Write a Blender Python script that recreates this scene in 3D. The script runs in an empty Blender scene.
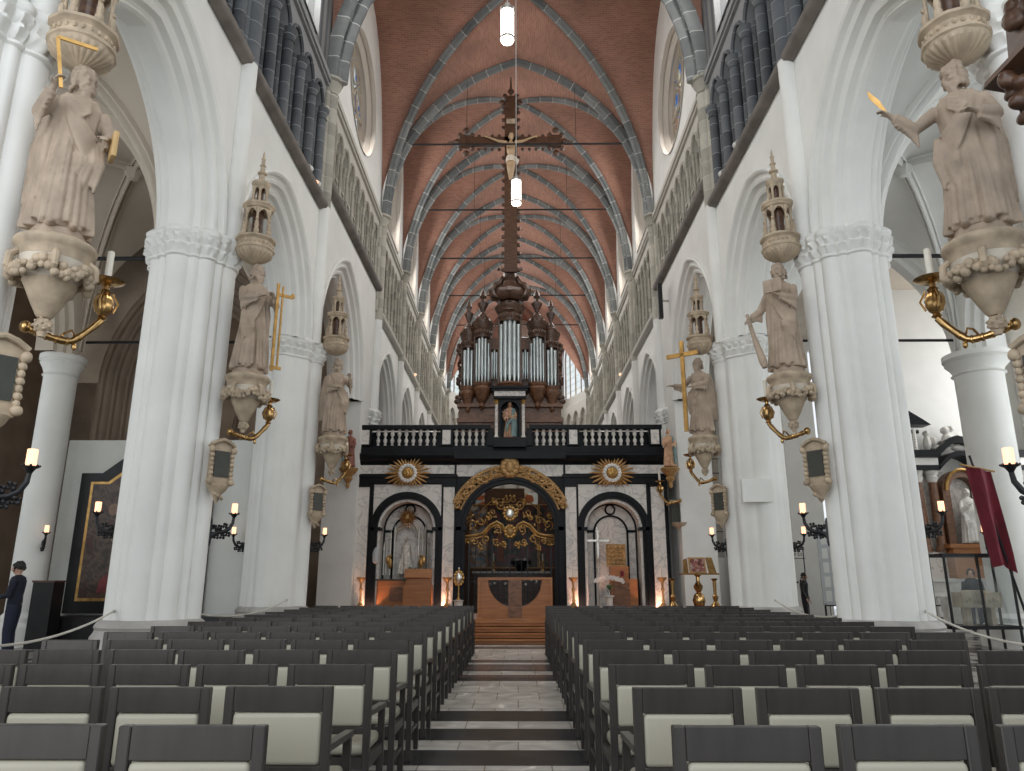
import bpy, math, random
from mathutils import Vector, Matrix
random.seed(7)
pi=math.pi
sin,cos=math.sin,math.cos
SC=bpy.context.scene
COL=SC.collection
# ------------------------------------------------------------------ geometry helpers
class G:
    def __init__(s): s.v=[];s.f=[];s.uv=[];s.m=Matrix.Identity(4)
    def add(s,vs,fs,uvs=None):
        b=len(s.v);m=s.m
        s.v.extend([tuple(m@Vector(p)) for p in vs])
        for i,f in enumerate(fs):
            s.f.append(tuple(b+k for k in f))
            s.uv.append(uvs[i] if uvs else [(0,0)]*len(f))
def box(g,c,d,rot=None):
    x,y,z=d[0]/2,d[1]/2,d[2]/2
    vs=[Vector((i*x,j*y,k*z)) for i in(-1,1) for j in(-1,1) for k in(-1,1)]
    if rot is not None: vs=[rot@v for v in vs]
    vs=[v+Vector(c) for v in vs]
    g.add(vs,[(0,1,3,2),(4,6,7,5),(0,4,5,1),(2,3,7,6),(0,2,6,4),(1,5,7,3)])
def bx(g,x0,x1,y0,y1,z0,z1): box(g,((x0+x1)/2,(y0+y1)/2,(z0+z1)/2),(abs(x1-x0),abs(y1-y0),abs(z1-z0)))
def rbox(g,c,d,r,n=3):
    """box with rounded vertical profile (cushion like), bevelled on every side"""
    x,y,z=d[0]/2,d[1]/2,d[2]/2
    r=min(r,x*.95,y*.95,z*.95)
    rows=[]
    ph=[-pi/2+pi/2*i/n for i in range(n+1)]
    lev=[(-z+r+r*sin(p),r*cos(p)) for p in ph]+[(z-r-r*sin(p),r*cos(p)) for p in reversed(ph)]
    vs=[];N=0
    for (h,q) in lev:
        ring=[]
        for (sx,sy,a0) in ((1,1,0),(-1,1,pi/2),(-1,-1,pi),(1,-1,3*pi/2)):
            for i in range(n+1):
                a=a0+pi/2*i/n
                ring.append((c[0]+sx*(x-r)+q*cos(a),c[1]+sy*(y-r)+q*sin(a),c[2]+h))
        N=len(ring);vs+=ring
    fs=[]
    L=len(lev)
    for k in range(L-1):
        for i in range(N):
            j=(i+1)%N
            fs.append((k*N+i,k*N+j,(k+1)*N+j,(k+1)*N+i))
    fs.append(tuple(reversed(range(N))));fs.append(tuple((L-1)*N+i for i in range(N)))
    g.add(vs,fs)
def beam(g,p0,p1,w,h,up=(0,0,1)):
    p0,p1=Vector(p0),Vector(p1);t=(p1-p0);L=t.length;t.normalize()
    u=Vector(up);s=t.cross(u)
    if s.length<1e-4: s=t.cross(Vector((0,1,0)))
    s.normalize();u=s.cross(t)
    vs=[]
    for p in(p0,p1):
        for(a,b)in((-1,-1),(1,-1),(1,1),(-1,1)): vs.append(p+s*a*w/2+u*b*h/2)
    g.add(vs,[(3,2,1,0),(4,5,6,7),(0,1,5,4),(1,2,6,5),(2,3,7,6),(3,0,4,7)])
def lathe(g,prof,n=24,c=(0,0,0),mod=None,a0=0,a1=2*pi,vs_=1.0,closed=True):
    full=abs(a1-a0-2*pi)<1e-6
    m=n if full else n+1
    vs=[];L=0;ls=[0]
    for i in range(1,len(prof)): L+=math.hypot(prof[i][0]-prof[i-1][0],prof[i][1]-prof[i-1][1]);ls.append(L)
    for (r,z) in prof:
        for i in range(m):
            a=a0+(a1-a0)*i/n
            q=r*(mod(a,z) if mod else 1)
            vs.append((c[0]+q*cos(a),c[1]+q*sin(a),c[2]+z))
    fs=[];uv=[]
    for k in range(len(prof)-1):
        for i in range(n):
            j=(i+1)%m
            fs.append((k*m+i,k*m+j,(k+1)*m+j,(k+1)*m+i))
            uv.append([(i/n,ls[k]),((i+1)/n,ls[k]),((i+1)/n,ls[k+1]),(i/n,ls[k+1])])
    if closed and full:
        if prof[0][0]>1e-5: fs.append(tuple(reversed(range(m))));uv.append([(0,0)]*m)
        if prof[-1][0]>1e-5: fs.append(tuple((len(prof)-1)*m+i for i in range(m)));uv.append([(0,0)]*m)
    g.add(vs,fs,uv)
def cyl(g,p0,p1,r0,r1=None,n=12): tube(g,[p0,p1],[r0,r0 if r1 is None else r1],n)
def tube(g,pts,r,n=8,cap=True):
    pts=[Vector(p) for p in pts];N=len(pts)
    if not isinstance(r,(list,tuple)): r=[r]*N
    t0=(pts[1]-pts[0]).normalized()
    ref=Vector((0,0,1)) if abs(t0.z)<.9 else Vector((1,0,0))
    s=t0.cross(ref).normalized()
    vs=[];L=0;ls=[]
    for i,p in enumerate(pts):
        t=(pts[min(i+1,N-1)]-pts[max(i-1,0)])
        if t.length<1e-9: t=t0
        t.normalize()
        s=(s-t*s.dot(t)).normalized();b=t.cross(s)
        if i: L+=(p-pts[i-1]).length
        ls.append(L)
        for k in range(n):
            a=2*pi*k/n
            vs.append(p+(s*cos(a)+b*sin(a))*r[i])
    fs=[];uv=[]
    for i in range(N-1):
        for k in range(n):
            j=(k+1)%n
            fs.append((i*n+k,i*n+j,(i+1)*n+j,(i+1)*n+k))
            uv.append([(k/n,ls[i]),((k+1)/n,ls[i]),((k+1)/n,ls[i+1]),(k/n,ls[i+1])])
    if cap:
        fs.append(tuple(reversed(range(n))));uv.append([(0,0)]*n)
        fs.append(tuple((N-1)*n+i for i in range(n)));uv.append([(0,0)]*n)
    g.add(vs,fs,uv)
def ball(g,c,r,n=12,m=8,rot=None):
    if not isinstance(r,(list,tuple)): r=(r,r,r)
    vs=[(0,0,-1)]
    for k in range(1,m):
        p=-pi/2+pi*k/m
        for i in range(n): vs.append((cos(p)*cos(2*pi*i/n),cos(p)*sin(2*pi*i/n),sin(p)))
    vs.append((0,0,1))
    fs=[(0,1+(i+1)%n,1+i) for i in range(n)]
    for k in range(m-2):
        for i in range(n):
            j=(i+1)%n;b=1+k*n
            fs.append((b+i,b+j,b+n+j,b+n+i))
    t=len(vs)-1;b=1+(m-2)*n
    fs+=[(b+i,b+(i+1)%n,t) for i in range(n)]
    o=[]
    for v in vs:
        w=Vector((v[0]*r[0],v[1]*r[1],v[2]*r[2]))
        if rot is not None: w=rot@w
        o.append(w+Vector(c))
    g.add(o,fs)
def prism(g,poly,p0,ax,by,n_,d):
    """polygon (a,b) in plane axes ax,by from p0, extruded d along n_"""
    p0=Vector(p0);ax=Vector(ax);by=Vector(by);n_=Vector(n_)
    N=len(poly)
    vs=[p0+ax*a+by*b for a,b in poly]+[p0+ax*a+by*b+n_*d for a,b in poly]
    fs=[tuple(range(N)),tuple(reversed(range(N,2*N)))]+[(i,N+i,N+(i+1)%N,(i+1)%N) for i in range(N)]
    g.add(vs,fs)
def sweep(g,prof,pts,side,closed_prof=True,cap=True):
    """prof (s,b): s along side, b along (tangent x side). uv v = length"""
    pts=[Vector(p) for p in pts];side=Vector(side).normalized();N=len(pts);M=len(prof)
    vs=[];ls=[];L=0
    for i,p in enumerate(pts):
        t=(pts[min(i+1,N-1)]-pts[max(i-1,0)]).normalized();b=t.cross(side).normalized()
        if i: L+=(p-pts[i-1]).length
        ls.append(L)
        for (a,c) in prof: vs.append(p+side*a+b*c)
    fs=[];uv=[]
    for i in range(N-1):
        for k in range(M if closed_prof else M-1):
            j=(k+1)%M
            fs.append((i*M+k,i*M+j,(i+1)*M+j,(i+1)*M+k))
            uv.append([(k/M,ls[i]),((k+1)/M,ls[i]),((k+1)/M,ls[i+1]),(k/M,ls[i+1])])
    if cap and closed_prof:
        fs.append(tuple(reversed(range(M))));uv.append([(0,0)]*M)
        fs.append(tuple((N-1)*M+i for i in range(M)));uv.append([(0,0)]*M)
    g.add(vs,fs,uv)
def arcpts(a,r,n=12,inset=0.):
    """pointed arch from (-a,0) over (0,r) to (a,0): list of (h,z)"""
    R=(a*a+r*r)/(2*a);c=R-a
    Ri=R-inset
    am=math.acos(max(-1,min(1,c/Ri)))
    right=[(-c+Ri*cos(am*i/n),Ri*sin(am*i/n)) for i in range(n+1)]  # from spring right to apex
    left=[(-h,z) for h,z in right]
    return left+list(reversed(right))[1:]
def build(g,name,mat,parent=None,smooth=True,kind=None,ang=38,loc=None):
    me=bpy.data.meshes.new(name);me.from_pydata(g.v,[],g.f)
    uvl=me.uv_layers.new(name='UVMap')
    k=0;flat=[]
    for u in g.uv:
        for p in u: flat+= [p[0],p[1]]
    uvl.data.foreach_set('uv',flat)
    me.materials.append(mat)
    me.validate();me.update()
    if smooth:
        me.polygons.foreach_set('use_smooth',[True]*len(me.polygons))
        me.set_sharp_from_angle(angle=math.radians(ang))
    o=bpy.data.objects.new(name,me);COL.objects.link(o)
    if parent is not None: o.parent=parent
    if kind: o['kind']=kind
    if loc: o.location=loc
    return o
def tag(o,label,cat,group=None):
    o['label']=label;o['category']=cat
    if group:o['group']=group
    return o
def thing(name,label,cat,loc=(0,0,0),rz=0,group=None):
    o=bpy.data.objects.new(name,None);COL.objects.link(o);o.location=loc;o.rotation_euler=(0,0,rz)
    o.empty_display_size=.2
    return tag(o,label,cat,group)
def copy_tree(o,parent=None):
    c=o.copy();COL.objects.link(c);c.parent=parent
    for ch in list(KIDS(o)): copy_tree(ch,c)
    return c
def KIDS(o): return [x for x in o.children]
def place(proto,used,loc,rz=0,label=None,group=None,scale=None):
    o=proto if not used else copy_tree(proto)
    o.location=loc;o.rotation_euler=(0,0,rz)
    if scale: o.scale=scale
    if label:o['label']=label
    if group:o['group']=group
    return o
def remeshed(g,name,mat,parent=None,vox=.014,smooth=2,sub=None):
    o=build(g,name,mat,parent,smooth=False)
    m=o.modifiers.new('r','REMESH');m.mode='VOXEL';m.voxel_size=vox;m.use_smooth_shade=True
    if smooth:
        s=o.modifiers.new('s','SMOOTH');s.factor=.5;s.iterations=smooth
    dg=bpy.context.evaluated_depsgraph_get()
    ev=o.evaluated_get(dg)
    me=bpy.data.meshes.new_from_object(ev)
    o.modifiers.clear()
    old=o.data;o.data=me;bpy.data.meshes.remove(old)
    me.materials.clear();me.materials.append(mat)
    me.polygons.foreach_set('use_smooth',[True]*len(me.polygons))
    return o
# ------------------------------------------------------------------ materials
def nt(name):
    m=bpy.data.materials.new(name);m.use_nodes=True;t=m.node_tree;t.nodes.clear()
    out=t.nodes.new('ShaderNodeOutputMaterial');b=t.nodes.new('ShaderNodeBsdfPrincipled')
    t.links.new(b.outputs[0],out.inputs[0])
    return m,t,b
def N(t,k,**kw):
    n=t.nodes.new(k)
    for a,v in kw.items():
        if a in n.inputs.keys() if isinstance(a,str) else False: n.inputs[a].default_value=v
        else: setattr(n,a,v)
    return n
def col(c): return (c[0],c[1],c[2],1)
def ramp(t,fac,stops,interp='LINEAR'):
    r=t.nodes.new('ShaderNodeValToRGB');r.color_ramp.interpolation=interp
    e=r.color_ramp.elements
    while len(e)>1: e.remove(e[-1])
    e[0].position=stops[0][0];e[0].color=col(stops[0][1])
    for p,c in stops[1:]:
        x=e.new(p);x.color=col(c)
    t.links.new(fac,r.inputs[0]);return r
def mat(name,c,rough=.6,metal=0,var=.15,scale=3.,bump=0.,bscale=40.,spec=None,coord='Object',stops=None,detail=4):
    m,t,b=nt(name)
    tc=t.nodes.new('ShaderNodeTexCoord')
    n=t.nodes.new('ShaderNodeTexNoise');n.inputs['Scale'].default_value=scale;n.inputs['Detail'].default_value=detail
    t.links.new(tc.outputs[coord],n.inputs['Vector'])
    if stops is None:
        lo=tuple(max(0,x*(1-var)) for x in c);hi=tuple(min(1,x*(1+var)) for x in c)
        stops=[(.3,lo),(.7,hi)]
    r=ramp(t,n.outputs['Fac'],stops)
    t.links.new(r.outputs[0],b.inputs['Base Color'])
    b.inputs['Roughness'].default_value=rough;b.inputs['Metallic'].default_value=metal
    if spec is not None:b.inputs['Specular IOR Level'].default_value=spec
    if bump:
        n2=t.nodes.new('ShaderNodeTexNoise');n2.inputs['Scale'].default_value=bscale;n2.inputs['Detail'].default_value=3
        t.links.new(tc.outputs[coord],n2.inputs['Vector'])
        bp=t.nodes.new('ShaderNodeBump');bp.inputs['Strength'].default_value=bump;bp.inputs['Distance'].default_value=.02
        t.links.new(n2.outputs['Fac'],bp.inputs['Height']);t.links.new(bp.outputs[0],b.inputs['Normal'])
    return m
def emis(name,c,s):
    m,t,b=nt(name);b.inputs['Base Color'].default_value=col(c)
    b.inputs['Emission Color'].default_value=col(c);b.inputs['Emission Strength'].default_value=s;b.inputs['Roughness'].default_value=.4
    return m
def blockmat(name,c1,c2,joint,step=.5,rough=.7,jw=.03,ncol=6):
    """ashlar blocks along the UV length with pale joints"""
    m,t,b=nt(name)
    uv=t.nodes.new('ShaderNodeUVMap');sep=t.nodes.new('ShaderNodeSeparateXYZ');t.links.new(uv.outputs[0],sep.inputs[0])
    d=t.nodes.new('ShaderNodeMath');d.operation='DIVIDE';d.inputs[1].default_value=step;t.links.new(sep.outputs[1],d.inputs[0])
    fr=t.nodes.new('ShaderNodeMath');fr.operation='FRACT';t.links.new(d.outputs[0],fr.inputs[0])
    fl=t.nodes.new('ShaderNodeMath');fl.operation='FLOOR';t.links.new(d.outputs[0],fl.inputs[0])
    oi=t.nodes.new('ShaderNodeObjectInfo')
    ad=t.nodes.new('ShaderNodeMath');ad.operation='ADD';t.links.new(fl.outputs[0],ad.inputs[0]);t.links.new(oi.outputs['Random'],ad.inputs[1])
    wn=t.nodes.new('ShaderNodeTexWhiteNoise');wn.noise_dimensions='1D';t.links.new(ad.outputs[0],wn.inputs['W'])
    tc=t.nodes.new('ShaderNodeTexCoord');nz=t.nodes.new('ShaderNodeTexNoise');nz.inputs['Scale'].default_value=5;t.links.new(tc.outputs['Object'],nz.inputs['Vector'])
    mx=t.nodes.new('ShaderNodeMath');mx.operation='MULTIPLY_ADD';mx.inputs[1].default_value=.6;t.links.new(wn.outputs[0],mx.inputs[0])
    m2=t.nodes.new('ShaderNodeMath');m2.operation='MULTIPLY';m2.inputs[1].default_value=.4;t.links.new(nz.outputs['Fac'],m2.inputs[0]);t.links.new(m2.outputs[0],mx.inputs[2])
    r=ramp(t,mx.outputs[0],[(.1,c1),(.85,c2)])
    lt=t.nodes.new('ShaderNodeMath');lt.operation='LESS_THAN';lt.inputs[1].default_value=jw/step;t.links.new(fr.outputs[0],lt.inputs[0])
    mix=t.nodes.new('ShaderNodeMix');mix.data_type='RGBA';t.links.new(lt.outputs[0],mix.inputs[0]);t.links.new(r.outputs[0],mix.inputs[6]);mix.inputs[7].default_value=col(joint)
    t.links.new(mix.outputs[2],b.inputs['Base Color']);b.inputs['Roughness'].default_value=rough
    return m
def brickmat(name,c1,c2,mortar,scale=1.,bw=.28,bh=.075,coord='UV',var=None,ms=.012,rough=.85,off=.5):
    m,t,b=nt(name)
    tc=t.nodes.new('ShaderNodeTexCoord')
    br=t.nodes.new('ShaderNodeTexBrick');br.inputs['Scale'].default_value=scale
    br.inputs['Brick Width'].default_value=bw;br.inputs['Row Height'].default_value=bh;br.inputs['Mortar Size'].default_value=ms
    br.offset=off
    br.inputs['Color1'].default_value=col(c1);br.inputs['Color2'].default_value=col(c2);br.inputs['Mortar'].default_value=col(mortar)
    t.links.new(tc.outputs[coord],br.inputs['Vector'])
    nz=t.nodes.new('ShaderNodeTexNoise');nz.inputs['Scale'].default_value=.6;nz.inputs['Detail'].default_value=5
    t.links.new(tc.outputs['Object'],nz.inputs['Vector'])
    r=ramp(t,nz.outputs['Fac'],[(.3,(.72,.72,.72)),(.7,(1.12,1.08,1.05))])
    mix=t.nodes.new('ShaderNodeMix');mix.data_type='RGBA';mix.blend_type='MULTIPLY';mix.inputs[0].default_value=1
    t.links.new(br.outputs['Color'],mix.inputs[6]);t.links.new(r.outputs[0],mix.inputs[7])
    t.links.new(mix.outputs[2],b.inputs['Base Color']);b.inputs['Roughness'].default_value=rough
    return m
def marble(name,base,vein,scale=2.2,rough=.25,dist=6,w=.12):
    m,t,b=nt(name)
    tc=t.nodes.new('ShaderNodeTexCoord')
    wv=t.nodes.new('ShaderNodeTexNoise');wv.inputs['Scale'].default_value=scale;wv.inputs['Detail'].default_value=8;wv.inputs['Distortion'].default_value=1.6
    t.links.new(tc.outputs['Object'],wv.inputs['Vector'])
    r=ramp(t,wv.outputs['Fac'],[(.5-w,base),(.5,vein),(.5+w,base)])
    t.links.new(r.outputs[0],b.inputs['Base Color']);b.inputs['Roughness'].default_value=rough
    return m
def woodmat(name,c1,c2,rough=.45,scale=(1,1,14),spec=.5):
    m,t,b=nt(name)
    tc=t.nodes.new('ShaderNodeTexCoord');mp=t.nodes.new('ShaderNodeMapping');mp.inputs['Scale'].default_value=scale
    t.links.new(tc.outputs['Object'],mp.inputs[0])
    n=t.nodes.new('ShaderNodeTexNoise');n.inputs['Scale'].default_value=2;n.inputs['Detail'].default_value=6;t.links.new(mp.outputs[0],n.inputs['Vector'])
    r=ramp(t,n.outputs['Fac'],[(.3,c1),(.7,c2)]);t.links.new(r.outputs[0],b.inputs['Base Color']);b.inputs['Roughness'].default_value=rough;b.inputs['Specular IOR Level'].default_value=spec
    return m
M={}
M['plaster']=mat('plaster',(.80,.80,.77),.75,var=.05,scale=1.2,bump=.08,bscale=12)
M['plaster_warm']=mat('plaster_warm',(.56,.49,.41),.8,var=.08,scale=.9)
M['brown_stone']=mat('brown_stone',(.30,.235,.18),.8,var=.2,scale=1.2)
M['brick']=brickmat('vault_brick',(.385,.19,.135),(.295,.135,.098),(.36,.245,.19),bw=.22,bh=.07,ms=.008)
M['rib']=blockmat('rib_stone',(.10,.11,.112),(.25,.26,.255),(.46,.46,.44),.62)
M['bluestone']=blockmat('blue_stone',(.055,.06,.068),(.15,.16,.172),(.28,.285,.29),.42,jw=.018)
M['greystone']=blockmat('grey_stone',(.27,.26,.22),(.50,.47,.40),(.55,.53,.48),.4,jw=.012)
M['triwall']=brickmat('triforium_wall',(.055,.06,.07),(.11,.115,.13),(.2,.2,.2),bw=.5,bh=.22,coord='Object')
M['tan']=blockmat('tan_stone',(.33,.27,.21),(.50,.43,.35),(.55,.5,.44),.45,jw=.012)
M['string']=mat('string_stone',(.16,.14,.125),.7,var=.3,scale=2)
M['plinth']=mat('plinth_stone',(.42,.40,.38),.6,var=.2,scale=2)
M['statue']=mat('statue_stone',(.37,.29,.22),.65,var=.22,scale=4)
M['canopy']=mat('canopy_stone',(.44,.35,.25),.65,var=.25,scale=6)
M['corbel_white']=mat('corbel_pale',(.62,.56,.47),.65,var=.15,scale=5)
M['gold']=mat('gilding',(.50,.30,.10),.36,.75,var=.25,scale=8)
M['gilt_wood']=mat('gilt_wood',(.43,.255,.10),.45,.35,var=.3,scale=9)
M['brass']=mat('brass',(.46,.29,.12),.24,1,var=.25,scale=9)
M['wax']=mat('wax',(.80,.76,.66),.45,var=.03)
M['iron']=mat('black_iron',(.015,.015,.017),.4,.4,var=.2)
M['black']=mat('black_marble',(.006,.007,.009),.42,var=.4,scale=3,spec=.18)
M['marble']=marble('white_marble',(.74,.70,.65),(.50,.48,.46),scale=1.8,w=.045,rough=.45)
M['oak']=woodmat('honey_oak',(.27,.10,.03),(.40,.165,.055),.4,(1,1,10))
M['darkwood']=woodmat('dark_wood',(.045,.022,.013),(.12,.06,.035),.35,(2,2,9))
M['midwood']=woodmat('brown_wood',(.10,.045,.022),(.24,.11,.055),.4,(3,3,8))
M['chair']=woodmat('chair_wood',(.026,.022,.020),(.044,.038,.034),.30,(8,8,1.5),.6)
M['cushion']=mat('cushion_vinyl',(.36,.335,.265),.42,var=.03,scale=2)
M['pipe']=mat('organ_pipe_metal',(.62,.68,.68),.3,.85,var=.1,scale=3)
M['glowcandle']=emis('lit_lamp_glass',(1.,.52,.30),2.2)
M['lamp']=emis('pendant_light',(1.,.93,.82),9.)
M['metalgrey']=mat('grey_metal',(.45,.42,.38),.35,.7)
M['cable']=mat('cable_white',(.6,.6,.58),.5)
M['rope']=mat('rope_fibre',(.62,.60,.54),.8)
M['red_cloth']=mat('red_cloth',(.15,.012,.025),.8,var=.3,scale=3)
M['white_panel']=mat('white_panel',(.66,.67,.64),.7,var=.03)
M['white_stone']=mat('white_stone',(.72,.70,.66),.5,var=.1,scale=6)
M['darkblue']=mat('dark_blue_cloth',(.007,.010,.024),.8)
M['jeans']=mat('jeans_cloth',(.012,.016,.036),.85)
M['skin']=mat('skin',(.50,.30,.22),.55,var=.06)
M['hair']=mat('black_hair',(.012,.01,.009),.6)
M['grey_board']=mat('grey_board',(.45,.47,.48),.6,var=.04)
M['silver']=mat('silver',(.7,.68,.62),.28,.9)
M['slate']=mat('slate_panel',(.04,.042,.033),.5,var=.2,scale=9)
M['book']=mat('gold_book',(.50,.33,.14),.5)
M['leaf']=mat('leaf_green',(.05,.13,.03),.6)
M['white_petal']=mat('white_petal',(.8,.76,.72),.6)
def glassmat(name,cols,sc=3.,tr=.55,bright=None):
    """leaded glass: lets daylight through, tinted by panes"""
    m=bpy.data.materials.new(name);m.use_nodes=True;t=m.node_tree;t.nodes.clear()
    out=t.nodes.new('ShaderNodeOutputMaterial');tc=t.nodes.new('ShaderNodeTexCoord')
    vo=t.nodes.new('ShaderNodeTexVoronoi');vo.inputs['Scale'].default_value=sc;t.links.new(tc.outputs['Object'],vo.inputs['Vector'])
    sp=t.nodes.new('ShaderNodeSeparateColor');t.links.new(vo.outputs['Color'],sp.inputs[0])
    r=ramp(t,sp.outputs[0],[(i/max(1,len(cols)),c) for i,c in enumerate(cols)],'CONSTANT')
    a=t.nodes.new('ShaderNodeBsdfTransparent');b=t.nodes.new('ShaderNodeBsdfTranslucent');x=t.nodes.new('ShaderNodeMixShader');x.inputs[0].default_value=1-tr
    t.links.new(r.outputs[0],a.inputs[0]);t.links.new(r.outputs[0],b.inputs[0]);t.links.new(a.outputs[0],x.inputs[1]);t.links.new(b.outputs[0],x.inputs[2]);t.links.new(x.outputs[0],out.inputs[0])
    return m
M['glass']=glassmat('pale_leaded_glass',[(.95,.95,.93),(.85,.88,.88),(.97,.93,.85),(.8,.86,.82)],2.5)
M['stained']=glassmat('stained_glass',[(.75,.78,.72),(.10,.25,.65),(.75,.68,.5),(.55,.6,.62),(.55,.30,.2),(.8,.82,.8),(.3,.45,.4)],3.2)
def clearglass():
    m=bpy.data.materials.new('clear_glass');m.use_nodes=True;t=m.node_tree;t.nodes.clear()
    out=t.nodes.new('ShaderNodeOutputMaterial');a=t.nodes.new('ShaderNodeBsdfTransparent');a.inputs[0].default_value=(.93,.96,.97,1)
    b=t.nodes.new('ShaderNodeBsdfGlossy');b.inputs['Roughness'].default_value=.03
    x=t.nodes.new('ShaderNodeMixShader');x.inputs[0].default_value=.08
    t.links.new(a.outputs[0],x.inputs[1]);t.links.new(b.outputs[0],x.inputs[2]);t.links.new(x.outputs[0],out.inputs[0]);return m
M['clear']=clearglass()
def paintmat(name,stops,scale=3.,seedv=0.):
    m,t,b=nt(name);tc=t.nodes.new('ShaderNodeTexCoord');mp=t.nodes.new('ShaderNodeMapping');mp.inputs['Location'].default_value=(seedv,seedv*1.7,seedv)
    t.links.new(tc.outputs['Object'],mp.inputs[0])
    n=t.nodes.new('ShaderNodeTexNoise');n.inputs['Scale'].default_value=scale;n.inputs['Detail'].default_value=3;n.inputs['Distortion'].default_value=1.2
    t.links.new(mp.outputs[0],n.inputs['Vector'])
    r=ramp(t,n.outputs['Fac'],stops);t.links.new(r.outputs[0],b.inputs['Base Color']);b.inputs['Roughness'].default_value=.35
    return m
# floor: marble bands across the aisle, slabs jointed
def floormat():
    m,t,b=nt('floor_marble')
    tc=t.nodes.new('ShaderNodeTexCoord');sep=t.nodes.new('ShaderNodeSeparateXYZ');t.links.new(tc.outputs['Object'],sep.inputs[0])
    d=t.nodes.new('ShaderNodeMath');d.operation='DIVIDE';d.inputs[1].default_value=20.;t.links.new(sep.outputs[1],d.inputs[0])
    dk=(.035,.035,.036);wh=(.60,.57,.52);rd=(.16,.10,.085);g2=(.22,.21,.20)
    bands=[(0,dk),(2.6,wh),(2.9,dk),(3.6,wh),(3.9,dk),(4.4,wh),(4.7,dk),(5.5,wh),(5.75,dk),(6.1,wh),(6.3,dk),(6.84,wh),(7.2,dk),(7.8,wh),(8.17,dk),(8.78,wh),(11.3,dk),(11.65,rd),(11.9,dk),(12.0,wh),(12.45,dk),(12.75,rd),(13.1,dk),(13.3,g2),(13.45,wh),(13.75,dk),(14.15,wh),(16.4,dk),(17.0,wh),(17.3,dk)]
    r=ramp(t,d.outputs[0],[(y/20.,c) for y,c in bands],'CONSTANT')
    # slabs
    br=t.nodes.new('ShaderNodeTexBrick');br.inputs['Scale'].default_value=1;br.inputs['Brick Width'].default_value=.52;br.inputs['Row Height'].default_value=.6
    br.inputs['Mortar Size'].default_value=.006;br.inputs['Color1'].default_value=(1,1,1,1);br.inputs['Color2'].default_value=(.78,.78,.78,1);br.inputs['Mortar'].default_value=(.45,.43,.4,1)
    t.links.new(tc.outputs['Object'],br.inputs['Vector'])
    nz=t.nodes.new('ShaderNodeTexNoise');nz.inputs['Scale'].default_value=2.5;nz.inputs['Detail'].default_value=9;nz.inputs['Distortion'].default_value=1.5;t.links.new(tc.outputs['Object'],nz.inputs['Vector'])
    r2=ramp(t,nz.outputs['Fac'],[(.3,(.7,.7,.7)),(.62,(1.05,1.05,1.05)),(.7,(1.6,1.6,1.6))])
    def mul(a,b_):
        x=t.nodes.new('ShaderNodeMix');x.data_type='RGBA';x.blend_type='MULTIPLY';x.inputs[0].default_value=1;t.links.new(a,x.inputs[6]);t.links.new(b_,x.inputs[7]);return x.outputs[2]
    c=mul(mul(r.outputs[0],br.outputs['Color']),r2.outputs[0])
    # outside the aisle: dark/grey chequers
    ch=t.nodes.new('ShaderNodeTexChecker');ch.inputs['Scale'].default_value=1.6;ch.inputs['Color1'].default_value=(.09,.09,.09,1);ch.inputs['Color2'].default_value=(.42,.40,.37,1);t.links.new(tc.outputs['Object'],ch.inputs['Vector'])
    ab=t.nodes.new('ShaderNodeMath');ab.operation='ABSOLUTE';t.links.new(sep.outputs[0],ab.inputs[0])
    gt=t.nodes.new('ShaderNodeMath');gt.operation='GREATER_THAN';gt.inputs[1].default_value=4.6;t.links.new(ab.outputs[0],gt.inputs[0])
    mx=t.nodes.new('ShaderNodeMix');mx.data_type='RGBA';t.links.new(gt.outputs[0],mx.inputs[0]);t.links.new(c,mx.inputs[6]);t.links.new(ch.outputs[0],mx.inputs[7])
    t.links.new(mx.outputs[2],b.inputs['Base Color']);b.inputs['Roughness'].default_value=.24
    return m
M['floor']=floormat()
# ------------------------------------------------------------------ the building
PY=[1.2,6.4,11.6,17.0,24.6,29.7,34.8,39.9,45.0,50.0]
WX=4.98          # nave face of the wall
ZS=6.9; ZSTR=10.53; ZSILL=14.1; ZCAP=14.25; RISE=6.65; AX=4.78
SIDES=((-1,'left'),(1,'right'))
g=G();bx(g,-16,16,-3,56,-.2,0);build(g,'floor',M['floor'],kind='structure',smooth=False)

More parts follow.
